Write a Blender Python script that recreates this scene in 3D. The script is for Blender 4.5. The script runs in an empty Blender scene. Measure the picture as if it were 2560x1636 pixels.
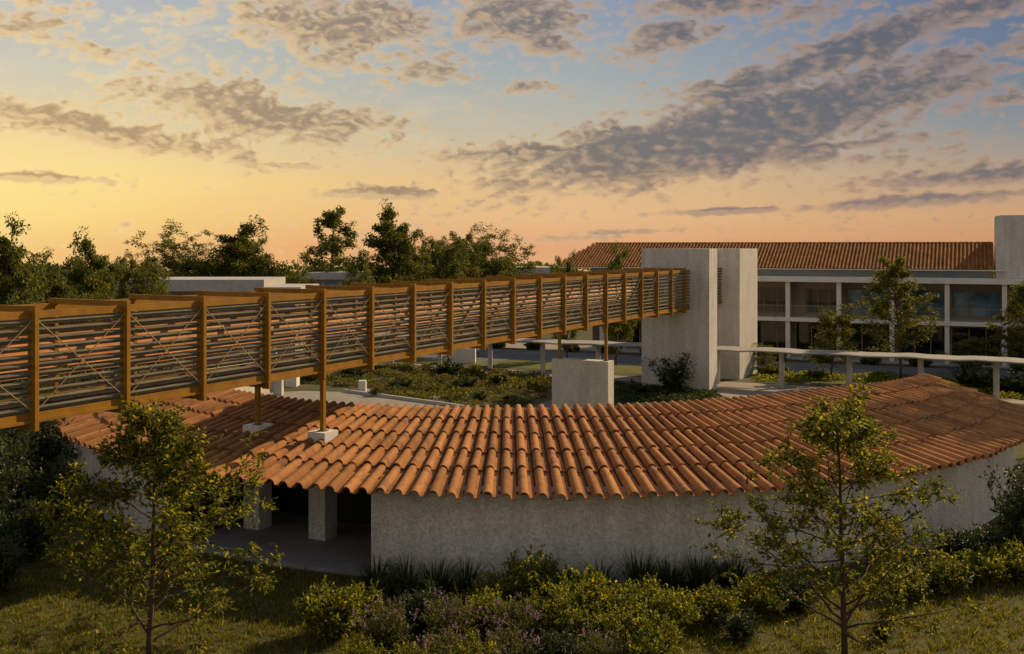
import bpy, math, random
import numpy as np
R = math.radians
scene = bpy.context.scene
col = scene.collection
F, CX, HY, H = 2600.0, 1280.0, 618.0, 10.0        # focal length, principal column, horizon row, eye height


def at(px, py, z=0.0):
    d = F * (H - z) / (py - HY)
    return np.array([(px - CX) / F * d, d, z])


def atd(px, d, z=0.0):
    return np.array([(px - CX) / F * d, d, z])


# ------------------------------------------------------------------ mesh helpers
class MB:
    def __init__(s):
        s.v, s.f = [], []

    def add(s, v, f):
        b = len(s.v)
        s.v += [tuple(map(float, p)) for p in v]
        s.f += [tuple(i + b for i in q) for q in f]
        return s

    def obox(s, o, ax, ay, x0, x1, y0, y1, z0, z1):
        o = np.array(o, float); ax = np.array([ax[0], ax[1], 0.]); ay = np.array([ay[0], ay[1], 0.])
        k = np.array([0, 0, 1.])
        p = [o + ax * x + ay * y + k * z for z in (z0, z1) for x, y in ((x0, y0), (x1, y0), (x1, y1), (x0, y1))]
        return s.add(p, [(0, 3, 2, 1), (4, 5, 6, 7), (0, 1, 5, 4), (1, 2, 6, 5), (2, 3, 7, 6), (3, 0, 4, 7)])

    def box(s, x0, x1, y0, y1, z0, z1):
        return s.obox((0, 0, 0), (1, 0), (0, 1), x0, x1, y0, y1, z0, z1)

    def tube(s, pts, rad, n=6, cap=True):
        v, f = tube_vf(pts, rad, n, cap)
        return s.add(v, f)

    def prism(s, poly, z0, z1):
        n = len(poly)
        v = [(x, y, z0) for x, y in poly] + [(x, y, z1) for x, y in poly]
        f = [tuple(range(n - 1, -1, -1)), tuple(range(n, 2 * n))] + [(i, (i + 1) % n, n + (i + 1) % n, n + i) for i in range(n)]
        return s.add(v, f)

    def build(s, name, mat, parent=None, smooth=False):
        return mesh_obj(name, s.v, s.f, mat, parent, smooth)


def wloc(o):
    p = np.zeros(3)
    while o is not None:
        p = p + np.array(o.location); o = o.parent
    return p


def mesh_obj(name, v, f, mat, parent=None, smooth=False):
    me = bpy.data.meshes.new(name)
    v = np.asarray(v, float).reshape(-1, 3)
    if parent is not None:
        v = v - wloc(parent)
    if isinstance(f, np.ndarray):
        me.vertices.add(len(v)); me.vertices.foreach_set('co', v.ravel())
        k = f.shape[1]
        me.loops.add(f.size); me.loops.foreach_set('vertex_index', f.ravel().astype(np.int32))
        me.polygons.add(len(f))
        me.polygons.foreach_set('loop_start', np.arange(0, f.size, k, dtype=np.int32))
        me.polygons.foreach_set('loop_total', np.full(len(f), k, dtype=np.int32))
        me.update(calc_edges=True); me.validate()
    else:
        me.from_pydata(v.tolist(), [], f); me.update()
    if smooth:
        me.polygons.foreach_set('use_smooth', np.ones(len(me.polygons), dtype=bool))
    o = bpy.data.objects.new(name, me); col.objects.link(o)
    if mat is not None:
        me.materials.append(mat)
    if parent is not None:
        o.parent = parent
    return o


def tube_vf(pts, rad, n=6, cap=True):
    pts = np.asarray(pts, float); m = len(pts)
    rad = np.broadcast_to(np.asarray(rad, float), (m,))
    t = np.gradient(pts, axis=0); t /= np.linalg.norm(t, axis=1)[:, None] + 1e-9
    a = np.array([0.3, 0.2, 1.0]) if abs(t[0, 2]) < .9 else np.array([1.0, 0.1, 0])
    v = []
    ang = np.arange(n) / n * 2 * math.pi
    for i in range(m):
        u = np.cross(t[i], a); u /= np.linalg.norm(u) + 1e-9
        w = np.cross(t[i], u)
        for g in ang:
            v.append(pts[i] + (u * math.cos(g) + w * math.sin(g)) * rad[i])
    f = []
    for i in range(m - 1):
        for j in range(n):
            f.append((i * n + j, i * n + (j + 1) % n, (i + 1) * n + (j + 1) % n, (i + 1) * n + j))
    if cap:
        f.append(tuple(range(n - 1, -1, -1))); f.append(tuple(range((m - 1) * n, m * n)))
    return v, f


def empty(name, loc, rz=0.0):
    o = bpy.data.objects.new(name, None); col.objects.link(o)
    o.location = tuple(map(float, loc)); o.rotation_euler = (0, 0, rz); o.empty_display_size = .2
    return o


def tag(o, label=None, cat=None, group=None, kind=None):
    if label: o['label'] = label
    if cat: o['category'] = cat
    if group: o['group'] = group
    if kind: o['kind'] = kind
    return o


def copy_tree(o, parent=None):
    c = o.copy(); col.objects.link(c)
    if parent is not None: c.parent = parent
    for ch in list(o.children): copy_tree(ch, c)
    return c


# ------------------------------------------------------------------ materials
def srgb(r, g, b):
    return tuple(((c / 255 / 12.92) if c / 255 <= .04045 else ((c / 255 + .055) / 1.055) ** 2.4) for c in (r, g, b)) + (1.0,)


def c4(c): return tuple(c) + (1.0,) if len(c) == 3 else tuple(c)


def new_mat(name):
    m = bpy.data.materials.new(name); m.use_nodes = True
    nt = m.node_tree; nt.nodes.clear()
    out = nt.nodes.new('ShaderNodeOutputMaterial')
    return m, nt, out


def nd(nt, t, **kw):
    n = nt.nodes.new(t)
    for k, v in kw.items():
        if k in n.inputs.keys(): n.inputs[k].default_value = v
        else: setattr(n, k, v)
    return n


def surf(name, c1, c2, scale=2.0, rough=.8, bump=.2, bscale=20.0, island=0.0, detail=6, spec=.3, stain=None, stain2=None, stretch=(1, 1, 1), metal=0.0, bdist=.02):
    """Two-tone noise surface with fine bump, optional tone change per separate piece, optional stains."""
    m, nt, out = new_mat(name); L = nt.links.new
    tc = nd(nt, 'ShaderNodeTexCoord'); mp = nd(nt, 'ShaderNodeMapping'); mp.inputs['Scale'].default_value = stretch
    L(tc.outputs['Object'], mp.inputs['Vector'])
    n1 = nd(nt, 'ShaderNodeTexNoise', Scale=scale, Detail=detail, Roughness=.62); L(mp.outputs[0], n1.inputs['Vector'])
    rp = nd(nt, 'ShaderNodeValToRGB'); rp.color_ramp.elements[0].position = .3; rp.color_ramp.elements[1].position = .7
    rp.color_ramp.elements[0].color = c4(c1); rp.color_ramp.elements[1].color = c4(c2)
    L(n1.outputs['Fac'], rp.inputs['Fac'])
    colr = rp.outputs['Color']
    for si in (stain, stain2):
        if not si: continue
        stain = si
        n3 = nd(nt, 'ShaderNodeTexNoise', Scale=stain[1], Detail=5, Roughness=.6); L(mp.outputs[0], n3.inputs['Vector'])
        r3 = nd(nt, 'ShaderNodeValToRGB'); r3.color_ramp.elements[0].position = stain[2]; r3.color_ramp.elements[1].position = stain[2] + .12
        r3.color_ramp.elements[0].color = (0, 0, 0, 1); r3.color_ramp.elements[1].color = (stain[3],) * 3 + (1,)
        L(n3.outputs['Fac'], r3.inputs['Fac'])
        mx = nd(nt, 'ShaderNodeMixRGB'); L(r3.outputs['Color'], mx.inputs['Fac']); L(colr, mx.inputs['Color1']); mx.inputs['Color2'].default_value = c4(stain[0])
        colr = mx.outputs['Color']
    if island:
        g = nd(nt, 'ShaderNodeNewGeometry')
        mr = nd(nt, 'ShaderNodeMapRange'); L(g.outputs['Random Per Island'], mr.inputs['Value'])
        mr.inputs['To Min'].default_value = 1 - island; mr.inputs['To Max'].default_value = 1 + island
        hs = nd(nt, 'ShaderNodeHueSaturation'); L(colr, hs.inputs['Color']); L(mr.outputs[0], hs.inputs['Value'])
        colr = hs.outputs['Color']
    p = nd(nt, 'ShaderNodeBsdfPrincipled', Roughness=rough, Metallic=metal)
    p.inputs['Specular IOR Level'].default_value = spec
    L(colr, p.inputs['Base Color'])
    if bump:
        n2 = nd(nt, 'ShaderNodeTexNoise', Scale=bscale, Detail=5, Roughness=.65); L(mp.outputs[0], n2.inputs['Vector'])
        b = nd(nt, 'ShaderNodeBump', Strength=bump, Distance=bdist); L(n2.outputs['Fac'], b.inputs['Height']); L(b.outputs[0], p.inputs['Normal'])
    L(p.outputs[0], out.inputs['Surface'])
    return m


def leaf_mat(name, stops, trans=.35, rough=.45, spec=.4):
    m, nt, out = new_mat(name); L = nt.links.new
    g = nd(nt, 'ShaderNodeNewGeometry')
    rp = nd(nt, 'ShaderNodeValToRGB'); e = rp.color_ramp.elements
    while len(e) < len(stops): e.new(.5)
    for k, (p_, c_) in enumerate(stops): e[k].position = p_; e[k].color = c4(c_)
    L(g.outputs['Random Per Island'], rp.inputs['Fac'])
    p = nd(nt, 'ShaderNodeBsdfPrincipled', Roughness=rough); p.inputs['Specular IOR Level'].default_value = spec
    L(rp.outputs[0], p.inputs['Base Color'])
    t = nd(nt, 'ShaderNodeBsdfTranslucent')
    br = nd(nt, 'ShaderNodeMixRGB', blend_type='MULTIPLY'); br.inputs['Fac'].default_value = 1; br.inputs['Color2'].default_value = (1.8, 1.75, .55, 1)
    L(rp.outputs[0], br.inputs['Color1']); L(br.outputs[0], t.inputs['Color'])
    mx = nd(nt, 'ShaderNodeMixShader'); mx.inputs['Fac'].default_value = trans
    L(p.outputs[0], mx.inputs[1]); L(t.outputs[0], mx.inputs[2]); L(mx.outputs[0], out.inputs['Surface'])
    return m


def stucco(name, c1, c2, sc=1.0, tone=.70):
    """Hand-trowelled render: short strokes in the relief, faint mottling; stroke shading also painted into the colour."""
    m, nt, out = new_mat(name); L = nt.links.new
    tc = nd(nt, 'ShaderNodeTexCoord')
    n1 = nd(nt, 'ShaderNodeTexNoise', Scale=1.1 * sc, Detail=7, Roughness=.6); L(tc.outputs['Object'], n1.inputs['Vector'])
    rp = nd(nt, 'ShaderNodeValToRGB'); rp.color_ramp.elements[0].position = .3; rp.color_ramp.elements[1].position = .72
    rp.color_ramp.elements[0].color = c4(c1); rp.color_ramp.elements[1].color = c4(c2); L(n1.outputs['Fac'], rp.inputs['Fac'])
    p = nd(nt, 'ShaderNodeBsdfPrincipled', Roughness=.9); p.inputs['Specular IOR Level'].default_value = .15
    L(rp.outputs[0], p.inputs['Base Color'])
    n2 = nd(nt, 'ShaderNodeTexNoise', Scale=5.5 * sc, Detail=4, Roughness=.55, Distortion=2.2); L(tc.outputs['Object'], n2.inputs['Vector'])
    r2 = nd(nt, 'ShaderNodeValToRGB'); r2.color_ramp.elements[0].position = .36; r2.color_ramp.elements[1].position = .62
    r2.color_ramp.elements[0].color = (tone, tone, tone * 1.015, 1); r2.color_ramp.elements[1].color = (1.08, 1.08, 1.06, 1); L(n2.outputs['Fac'], r2.inputs['Fac'])  # hollows of the strokes darkened in colour, painting in the relief shading
    mm = nd(nt, 'ShaderNodeMixRGB', blend_type='MULTIPLY'); mm.inputs['Fac'].default_value = 1; L(rp.outputs[0], mm.inputs['Color1']); L(r2.outputs[0], mm.inputs['Color2'])
    mp4 = nd(nt, 'ShaderNodeMapping'); mp4.inputs['Scale'].default_value = (1.6, 1.6, .16); L(tc.outputs['Object'], mp4.inputs['Vector'])
    n4 = nd(nt, 'ShaderNodeTexNoise', Scale=1.3, Detail=6, Roughness=.7); L(mp4.outputs[0], n4.inputs['Vector'])
    r4 = nd(nt, 'ShaderNodeValToRGB'); r4.color_ramp.elements[0].position = .40; r4.color_ramp.elements[1].position = .62
    r4.color_ramp.elements[0].color = (.80, .79, .77, 1); r4.color_ramp.elements[1].color = (1, 1, 1, 1); L(n4.outputs['Fac'], r4.inputs['Fac'])
    m4 = nd(nt, 'ShaderNodeMixRGB', blend_type='MULTIPLY'); m4.inputs['Fac'].default_value = .8; L(mm.outputs[0], m4.inputs['Color1']); L(r4.outputs[0], m4.inputs['Color2'])
    L(m4.outputs[0], p.inputs['Base Color'])
    n3 = nd(nt, 'ShaderNodeTexNoise', Scale=26 * sc, Detail=3); L(tc.outputs['Object'], n3.inputs['Vector'])
    ad = nd(nt, 'ShaderNodeMath', operation='MULTIPLY_ADD'); L(n3.outputs['Fac'], ad.inputs[0]); ad.inputs[1].default_value = .35; L(n2.outputs['Fac'], ad.inputs[2])
    b = nd(nt, 'ShaderNodeBump', Strength=.38, Distance=.05 / sc); L(ad.outputs[0], b.inputs['Height']); L(b.outputs[0], p.inputs['Normal'])
    L(p.outputs[0], out.inputs['Surface'])
    return m


def glass_mat(name, c, rough=.06):
    m, nt, out = new_mat(name); L = nt.links.new
    tc = nd(nt, 'ShaderNodeTexCoord'); n1 = nd(nt, 'ShaderNodeTexNoise', Scale=.9, Detail=3); L(tc.outputs['Object'], n1.inputs['Vector'])
    rp = nd(nt, 'ShaderNodeValToRGB'); rp.color_ramp.elements[0].color = c4(tuple(x * .35 for x in c)); rp.color_ramp.elements[1].color = c4(tuple(x * 1.6 for x in c))
    rp.color_ramp.elements[0].position = .35; rp.color_ramp.elements[1].position = .68
    L(n1.outputs['Fac'], rp.inputs[0])
    p = nd(nt, 'ShaderNodeBsdfPrincipled', Roughness=rough); p.inputs['Specular IOR Level'].default_value = .35
    L(rp.outputs[0], p.inputs['Base Color']); L(p.outputs[0], out.inputs['Surface'])
    return m


M = {
    'tile': surf('terracotta', (.315, .140, .050), (.45, .215, .086), 3.0, .88, .3, 30, island=.24, stain=((.17, .095, .060), 1.9, .54, .7), stain2=((.30, .25, .16), 7.0, .60, .55), spec=.12),
    'tile_far': surf('terracotta_far', (.235, .10, .028), (.37, .155, .045), 1.2, .85, .0, 30, island=.28),
    'stucco': stucco('stucco', (.70, .67, .59), (.80, .765, .68)),
    'tower': stucco('tower_render', (.62, .59, .54), (.72, .69, .635), .8, .88),
    'concrete': surf('concrete', (.40, .39, .365), (.54, .525, .49), 1.5, .85, .2, 25),
    'white': surf('white_paint', (.68, .66, .62), (.76, .74, .70), 1.0, .7, .1, 20, stain=((.42, .41, .38), .6, .58, .4)),
    'canopy': surf('canopy_concrete', (.26, .25, .235), (.36, .345, .32), 1.2, .85, .2, 12, stain=((.2, .19, .13), 1.6, .60, .8)),
    'floor': surf('floor_screed', (.25, .24, .235), (.33, .32, .31), 2, .8, .1, 30),
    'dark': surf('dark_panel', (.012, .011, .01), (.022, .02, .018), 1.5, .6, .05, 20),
    'wood': surf('golden_timber', (.245, .118, .006), (.35, .168, .009), 2.5, .6, .15, 22, stretch=(.35, .35, 1.6), island=.08),
    'wood_h': surf('golden_timber_beam', (.23, .108, .006), (.35, .168, .009), 2.2, .6, .15, 22, island=.10, stain=((.22, .10, .02), 1.4, .6, .6)),
    'wood_dark': surf('weathered_timber', (.13, .065, .022), (.19, .09, .03), 2, .7, .1, 20),
    'slat': surf('grey_louvre', (.125, .118, .08), (.20, .185, .125), 1.3, .6, .05, 20, island=.15, spec=.15),
    'slat_far': surf('sunlit_orange_louvre', (.26, .095, .022), (.46, .205, .065), 1.3, .6, .05, 20, island=.35, spec=.2),  # wood tone with the orange of sunlight put into the colour
    'rod': surf('brass_rod', (.30, .19, .09), (.38, .25, .13), 3, .45, 0, 20),
    'deck': surf('deck', (.035, .022, .014), (.06, .036, .02), 3, .95, .1, 20, spec=.03),
    'tan': surf('tan_wall', (.34, .26, .19), (.42, .33, .24), 1, .85, .1, 15),
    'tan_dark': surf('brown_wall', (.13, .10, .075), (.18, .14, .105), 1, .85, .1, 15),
    'glass': glass_mat('sky_blue_glass', (.095, .23, .33)),  # blue of reflected sky put into the base colour
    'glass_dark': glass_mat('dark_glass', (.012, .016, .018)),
    'clere': surf('clerestory_glass', (.10, .16, .18), (.22, .24, .22), .35, .25, 0, 10, stain=((.36, .16, .09), .22, .56, .8), spec=.6),
    'frame': surf('window_frame', (.25, .18, .09), (.30, .22, .11), 2, .5, 0, 10),
    'rail': surf('railing_paint', (.22, .19, .15), (.27, .24, .19), 2, .6, 0, 10),
    'ground': surf('garden_soil', (.045, .05, .018), (.105, .10, .035), .35, .95, .6, 6, detail=9, bdist=.1, stain=((.12, .085, .04), .8, .58, .7)),
    'lawn': surf('lawn', (.048, .052, .013), (.105, .095, .026), .9, .95, .7, 9, detail=9, bdist=.05, stain=((.15, .10, .045), .7, .60, .6)),
    'lawn_far': surf('sunny_grass', (.075, .09, .016), (.15, .15, .03), .8, .95, .6, 7, detail=9, bdist=.08, stain=((.13, .10, .045), .5, .6, .6)),
    'paving': surf('paving', (.24, .215, .185), (.34, .305, .26), .8, .85, .1, 8, stain=((.27, .25, .23), .35, .55, .6)),
    'asphalt': surf('asphalt', (.10, .105, .115), (.16, .165, .175), .6, .8, .1, 30, stain=((.24, .24, .24), .22, .56, .6)),
    'leaf_red': leaf_mat('leaf_red', [(0, (.06, .035, .018)), (.5, (.13, .075, .035)), (1, (.24, .13, .07))], .3, .6, .2),
    'kerb': surf('kerb', (.40, .38, .35), (.5, .48, .44), 2, .85, .1, 20),
    'bark': surf('bark', (.055, .036, .024), (.10, .066, .044), 6, .9, .4, 30, stretch=(1, 1, .3)),
    'bark_far': surf('bark_far', (.07, .05, .032), (.12, .085, .055), 3, .9, 0, 30),
    'leaf_fg': leaf_mat('leaf_fg', [(0, (.030, .050, .010)), (.42, (.085, .115, .018)), (.75, (.22, .215, .028)), (1, (.42, .34, .045))], .5, .55, .22),
    'leaf_far': leaf_mat('leaf_far', [(0, (.048, .066, .022)), (.5, (.088, .110, .032)), (.85, (.15, .15, .038)), (1, (.25, .21, .055))], .4, .6, .2),
    'leaf_mid': leaf_mat('leaf_mid', [(0, (.050, .066, .018)), (.5, (.105, .118, .028)), (1, (.24, .20, .05))], .42, .55, .2),
    'leaf_dark': leaf_mat('leaf_dark', [(0, (.020, .036, .014)), (.7, (.042, .064, .022)), (1, (.09, .10, .028))], .25, .5, .3),
    'leaf_bed': leaf_mat('leaf_bed', [(0, (.038, .060, .011)), (.48, (.115, .14, .019)), (.82, (.27, .255, .03)), (1, (.44, .36, .045))], .48, .5, .25),
    'leaf_grey': leaf_mat('leaf_grey', [(0, (.045, .06, .018)), (.5, (.10, .115, .036)), (1, (.22, .20, .075))], .3, .6, .2),
    'blade': leaf_mat('blade', [(0, (.02, .034, .014)), (.6, (.04, .058, .022)), (1, (.08, .09, .03))], .25, .5, .3),
    'grass': leaf_mat('grass', [(0, (.048, .062, .013)), (.5, (.13, .138, .025)), (.85, (.25, .21, .045)), (1, (.40, .31, .10))], .4, .8, .1),
    'purple': leaf_mat('purple', [(0, (.16, .07, .30)), (.6, (.30, .15, .46)), (1, (.48, .26, .52))], .3, .6, .2),
    'white_fl': leaf_mat('white_fl', [(0, (.45, .36, .26)), (1, (.62, .5, .38))], .3, .6, .2),
}

# ------------------------------------------------------------------ camera
cam = bpy.data.cameras.new('camera'); co = bpy.data.objects.new('camera', cam); col.objects.link(co)
co.location = (0, 0, H); co.rotation_euler = (R(90), 0, 0)
cam.sensor_width = 36; cam.lens = F / 2560 * 36; cam.shift_y = -(818 - HY) / 2560
cam.clip_end = 6000
scene.camera = co
scene.render.resolution_x, scene.render.resolution_y = 1024, 654
scene.view_settings.view_transform = 'Standard'; scene.view_settings.look = 'None'
scene.view_settings.exposure = 0; scene.view_settings.gamma = 1

# ------------------------------------------------------------------ sun
SUN_EL, SUN_AZ = R(32), R(51)                       # azimuth from straight ahead (+Y) towards the right (+X)
sd = bpy.data.lights.new('sun', 'SUN'); so = bpy.data.objects.new('sun', sd); col.objects.link(so)
sd.energy = 4.9; sd.angle = R(.6); sd.color = (1, .73, .42)
so.rotation_euler = (R(90) - SUN_EL, 0, math.pi - SUN_AZ)
so.location = (60, 60, 60)


# ------------------------------------------------------------------ world: evening sky with broken cloud
def build_world():
    w = bpy.data.worlds.new('World'); scene.world = w; w.use_nodes = True
    nt = w.node_tree; nt.nodes.clear(); L = nt.links.new

    def mth(op, a, b=None, c=None, clamp=False):
        n = nt.nodes.new('ShaderNodeMath'); n.operation = op; n.use_clamp = clamp
        for i, x in enumerate((a, b, c)):
            if x is None: continue
            if isinstance(x, (int, float)): n.inputs[i].default_value = x
            else: L(x, n.inputs[i])
        return n.outputs[0]

    def sm(x, a, b):
        n = nt.nodes.new('ShaderNodeMapRange'); n.interpolation_type = 'SMOOTHSTEP'
        L(x, n.inputs['Value']); n.inputs['From Min'].default_value = a; n.inputs['From Max'].default_value = b
        return n.outputs[0]

    def mix(f, a, b, mode='MIX'):
        n = nt.nodes.new('ShaderNodeMixRGB'); n.blend_type = mode
        for i, x in (('Fac', f), ('Color1', a), ('Color2', b)):
            if isinstance(x, (int, float)): n.inputs[i].default_value = x
            elif isinstance(x, tuple): n.inputs[i].default_value = x
            else: L(x, n.inputs[i])
        return n.outputs[0]

    def ramp(x, stops):
        n = nt.nodes.new('ShaderNodeValToRGB'); e = n.color_ramp.elements
        while len(e) < len(stops): e.new(.5)
        for k, (p, c) in enumerate(stops): e[k].position = p; e[k].color = c
        L(x, n.inputs[0]); return n.outputs[0]

    tc = nt.nodes.new('ShaderNodeTexCoord'); sx = nt.nodes.new('ShaderNodeSeparateXYZ')
    L(tc.outputs['Generated'], sx.inputs[0]); X, Y, Z = sx.outputs
    az = mth('ARCTAN2', X, Y); el = mth('ARCSINE', Z)
    e = mth('MULTIPLY', el, 2.0, clamp=True)          # ramps run 0 .. 0.5 rad of elevation

    def deg(d): return R(d) * 2.0
    left = ramp(e, [(0, srgb(240, 182, 114)), (deg(1.6), srgb(247, 200, 118)), (deg(3.4), srgb(252, 216, 136)), (deg(6), srgb(232, 210, 162)), (deg(9), srgb(208, 202, 182)), (deg(13.5), srgb(178, 184, 188)), (deg(28), srgb(140, 148, 160))])
    mid = ramp(e, [(0, srgb(227, 168, 122)), (deg(1.6), srgb(231, 186, 136)), (deg(3.6), srgb(226, 190, 138)), (deg(6), srgb(196, 186, 162)), (deg(9), srgb(168, 175, 174)), (deg(13.5), srgb(142, 155, 176)), (deg(28), srgb(126, 135, 153))])
    right = ramp(e, [(0, srgb(206, 148, 108)), (deg(1.6), srgb(206, 160, 118)), (deg(3.6), srgb(180, 158, 134)), (deg(6), srgb(138, 144, 148)), (deg(9), srgb(108, 126, 148)), (deg(13.5), srgb(88, 108, 142)), (deg(28), srgb(108, 120, 142))])
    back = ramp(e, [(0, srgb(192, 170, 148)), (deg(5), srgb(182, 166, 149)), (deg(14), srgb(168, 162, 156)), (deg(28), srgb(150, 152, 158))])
    sky = mix(sm(az, -.50, .06), left, mid); sky = mix(sm(az, 0.0, .52), sky, right)
    # glow round the low sun at the far left
    da = mth('ADD', az, .50); de = mth('SUBTRACT', el, .045)
    g = mth('ADD', mth('MULTIPLY', mth('MULTIPLY', da, da), 28.0), mth('MULTIPLY', mth('MULTIPLY', de, de), 340.0))
    glow = mth('EXPONENT', mth('MULTIPLY', g, -1.0))
    sky = mix(mth('MULTIPLY', glow, .75), sky, srgb(255, 232, 150))
    aaz = mth('ABSOLUTE', az)

    # ---- clouds
    def noise(v, s, det, rough=.55, dist=0.0):
        n = nt.nodes.new('ShaderNodeTexNoise'); n.inputs['Scale'].default_value = s; n.inputs['Detail'].default_value = det
        n.inputs['Roughness'].default_value = rough; n.inputs['Distortion'].default_value = dist; L(v, n.inputs['Vector']); return n.outputs['Fac']

    def vec(a, b):
        c = nt.nodes.new('ShaderNodeCombineXYZ'); L(a, c.inputs[0]); L(b, c.inputs[1]); return c.outputs[0]
    # finer towards the horizon, where the deck is farther away
    es = mth('MULTIPLY', el, 1.75)
    v0 = vec(az, es)
    v1 = vec(mth('ADD', az, -.0060), mth('ADD', es, -.0045))
    K = 1 / 2600 * 1.0631

    def P(x, y): return ((x * 1.0631 - 1280) / 2600, (618 - y * 1.0631) / 2600)
    blobs = [  # centre (photo columns/rows at 2408 wide), half-axes, slope, strength
        (1700, 320, 520, 78, -.20, 1.15), (1560, 372, 400, 46, -.02, 1.1), (1880, 270, 330, 60, -.22, 1.0),
        (1960, 150, 420, 42, -.30, 1.0), (2180, 175, 190, 26, -.10, .72), (2330, 265, 170, 18, -.12, .72),
        (610, 275, 245, 60, .20, 1.0), (760, 292, 150, 40, .05, 1.0), (250, 320, 350, 34, .17, 1.08),
        (760, 80, 200, 90, .05, .86), (960, 165, 130, 48, .1, .74), (1230, 65, 180, 75, .0, .84), (900, 60, 160, 60, .0, .78), (600, 20, 90, 40, 0, .7),
        (1560, 100, 130, 48, -.15, .78), (1720, 22, 190, 36, -.05, 1.0), (1860, 60, 120, 30, -.1, .7),
        (930, 457, 150, 15, .0, .98), (1690, 499, 170, 8, -.03, .95), (2280, 428, 280, 22, -.06, .98), (2140, 478, 330, 14, -.05, .92),
        (1270, 360, 220, 22, -.04, .98), (1480, 545, 110, 7, -.03, .85), (1300, 562, 150, 8, -.03, .82), (1380, 424, 110, 12, 0, .9),
        (90, 432, 230, 12, .02, .92), (110, 110, 200, 40, .15, .72), (120, 60, 170, 26, .2, .6), (60, 120, 90, 20, .1, .8), (300, 150, 260, 34, .12, .6),
        (2250, 80, 230, 26, -.30, .8), (2360, 320, 90, 10, -.05, .8), (1900, 360, 260, 16, -.08, .85), (1720, 222, 120, 20, -.2, .8), (700, 395, 90, 9, .05, .8), (1250, 210, 110, 22, 0, .55)]
    def vor(v, sc):
        n = nt.nodes.new('ShaderNodeTexVoronoi'); n.feature = 'SMOOTH_F1'; n.inputs['Scale'].default_value = sc; n.inputs['Smoothness'].default_value = .6
        n.voronoi_dimensions = '2D'; L(v, n.inputs['Vector']); return n.outputs['Distance']
    aaz_ = mth('MAXIMUM', sm(aaz, .56, .75), sm(el, .26, .34))
    wide = mth('MULTIPLY', sm(noise(vec(az, mth('MULTIPLY', el, 2.6)), 3.2, 3), .48, .78), aaz_)

    def field(az_, el_):
        mask = None
        for (x, y, a, b, sl, st) in blobs:
            ca, ce = P(x, y)
            dx = mth('SUBTRACT', az_, ca)
            dy = mth('MULTIPLY_ADD', dx, sl, mth('SUBTRACT', el_, ce))
            dx = mth('MULTIPLY', dx, 1 / (a * K)); dy = mth('MULTIPLY', dy, 1 / (b * K))
            r = mth('MULTIPLY_ADD', dx, dx, mth('MULTIPLY', dy, dy))
            mask_ = mth('MULTIPLY', mth('EXPONENT', mth('MULTIPLY', r, -.65)), st)
            mask = mask_ if mask is None else mth('SMOOTH_MAX', mask, mask_, .12)
        mask = mth('MAXIMUM', mask, wide)
        v = vec(az_, mth('MULTIPLY', el_, 1.8))
        wob = noise(v, 30.0, 3, .6)
        v2 = vec(mth('MULTIPLY_ADD', wob, .030, az_), mth('MULTIPLY', mth('MULTIPLY_ADD', wob, .016, el_), 1.9))
        a = noise(v, 17.0, 4, .58, .3); b = noise(v2, 85.0, 3, .55); c = vor(v2, 62.0)
        n = mth('MULTIPLY', mth('SUBTRACT', a, .5), 1.35)
        n = mth('MULTIPLY_ADD', mth('SUBTRACT', b, .5), .70, n)
        n = mth('MULTIPLY_ADD', mth('SUBTRACT', .42, c), .60, n)
        return mth('MULTIPLY_ADD', n, mth('SUBTRACT', 1.22, mth('MULTIPLY', mask, mth('MULTIPLY_ADD', sm(az_, -.12, .16), .46, .16))), mask)
    val = field(az, el)
    val2 = field(mth('ADD', az, -.0085), mth('ADD', el, -.0040))
    cover = sm(val, .20, .74); thick = sm(val, .28, .90)
    rel = sm(mth('SUBTRACT', val, val2), -.10, .42)
    lit_l = srgb(252, 218, 158); lit_r = srgb(188, 154, 128)
    core_l = srgb(174, 145, 112); core_r = srgb(97, 98, 106)
    fa = sm(az, -.42, .34)
    lit = mix(fa, lit_l, lit_r); core = mix(sm(az, -.45, .20), core_l, core_r)
    lowm = sm(el, .085, .02)                              # low bars are thin and tinted by the horizon
    core = mix(mth('MULTIPLY', lowm, .35), core, mix(fa, srgb(226, 168, 98), srgb(168, 138, 128)))
    shade = mth('MULTIPLY', thick, mth('MULTIPLY_ADD', rel, -.62, 1.0), clamp=True)
    cc = mix(shade, lit, core)
    veil = mth('MULTIPLY', sm(noise(vec(mth('MULTIPLY', az, 1.0), mth('MULTIPLY', el, 3.4)), 9.0, 6, .6, .6), .46, .80), sm(el, .03, .10))
    sky = mix(mth('MULTIPLY', mth('MULTIPLY', veil, mth('SUBTRACT', 1.0, sm(az, -.45, .25))), .5), sky, srgb(250, 226, 178))
    full = mix(mth('MULTIPLY', cover, .86), sky, cc)
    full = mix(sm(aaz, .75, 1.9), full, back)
    ns = nt.nodes.new('ShaderNodeTexSky'); ns.sky_type = 'NISHITA'; ns.sun_disc = False
    ns.sun_elevation = SUN_EL; ns.sun_rotation = SUN_AZ
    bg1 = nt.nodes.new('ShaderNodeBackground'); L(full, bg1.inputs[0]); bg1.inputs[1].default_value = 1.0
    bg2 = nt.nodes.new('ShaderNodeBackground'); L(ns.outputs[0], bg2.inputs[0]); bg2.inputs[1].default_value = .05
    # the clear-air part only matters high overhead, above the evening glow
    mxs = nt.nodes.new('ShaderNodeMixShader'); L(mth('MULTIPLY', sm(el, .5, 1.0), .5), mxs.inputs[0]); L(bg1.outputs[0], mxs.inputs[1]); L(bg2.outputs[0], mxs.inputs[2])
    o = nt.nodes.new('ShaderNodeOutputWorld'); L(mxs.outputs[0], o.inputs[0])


build_world()

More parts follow.
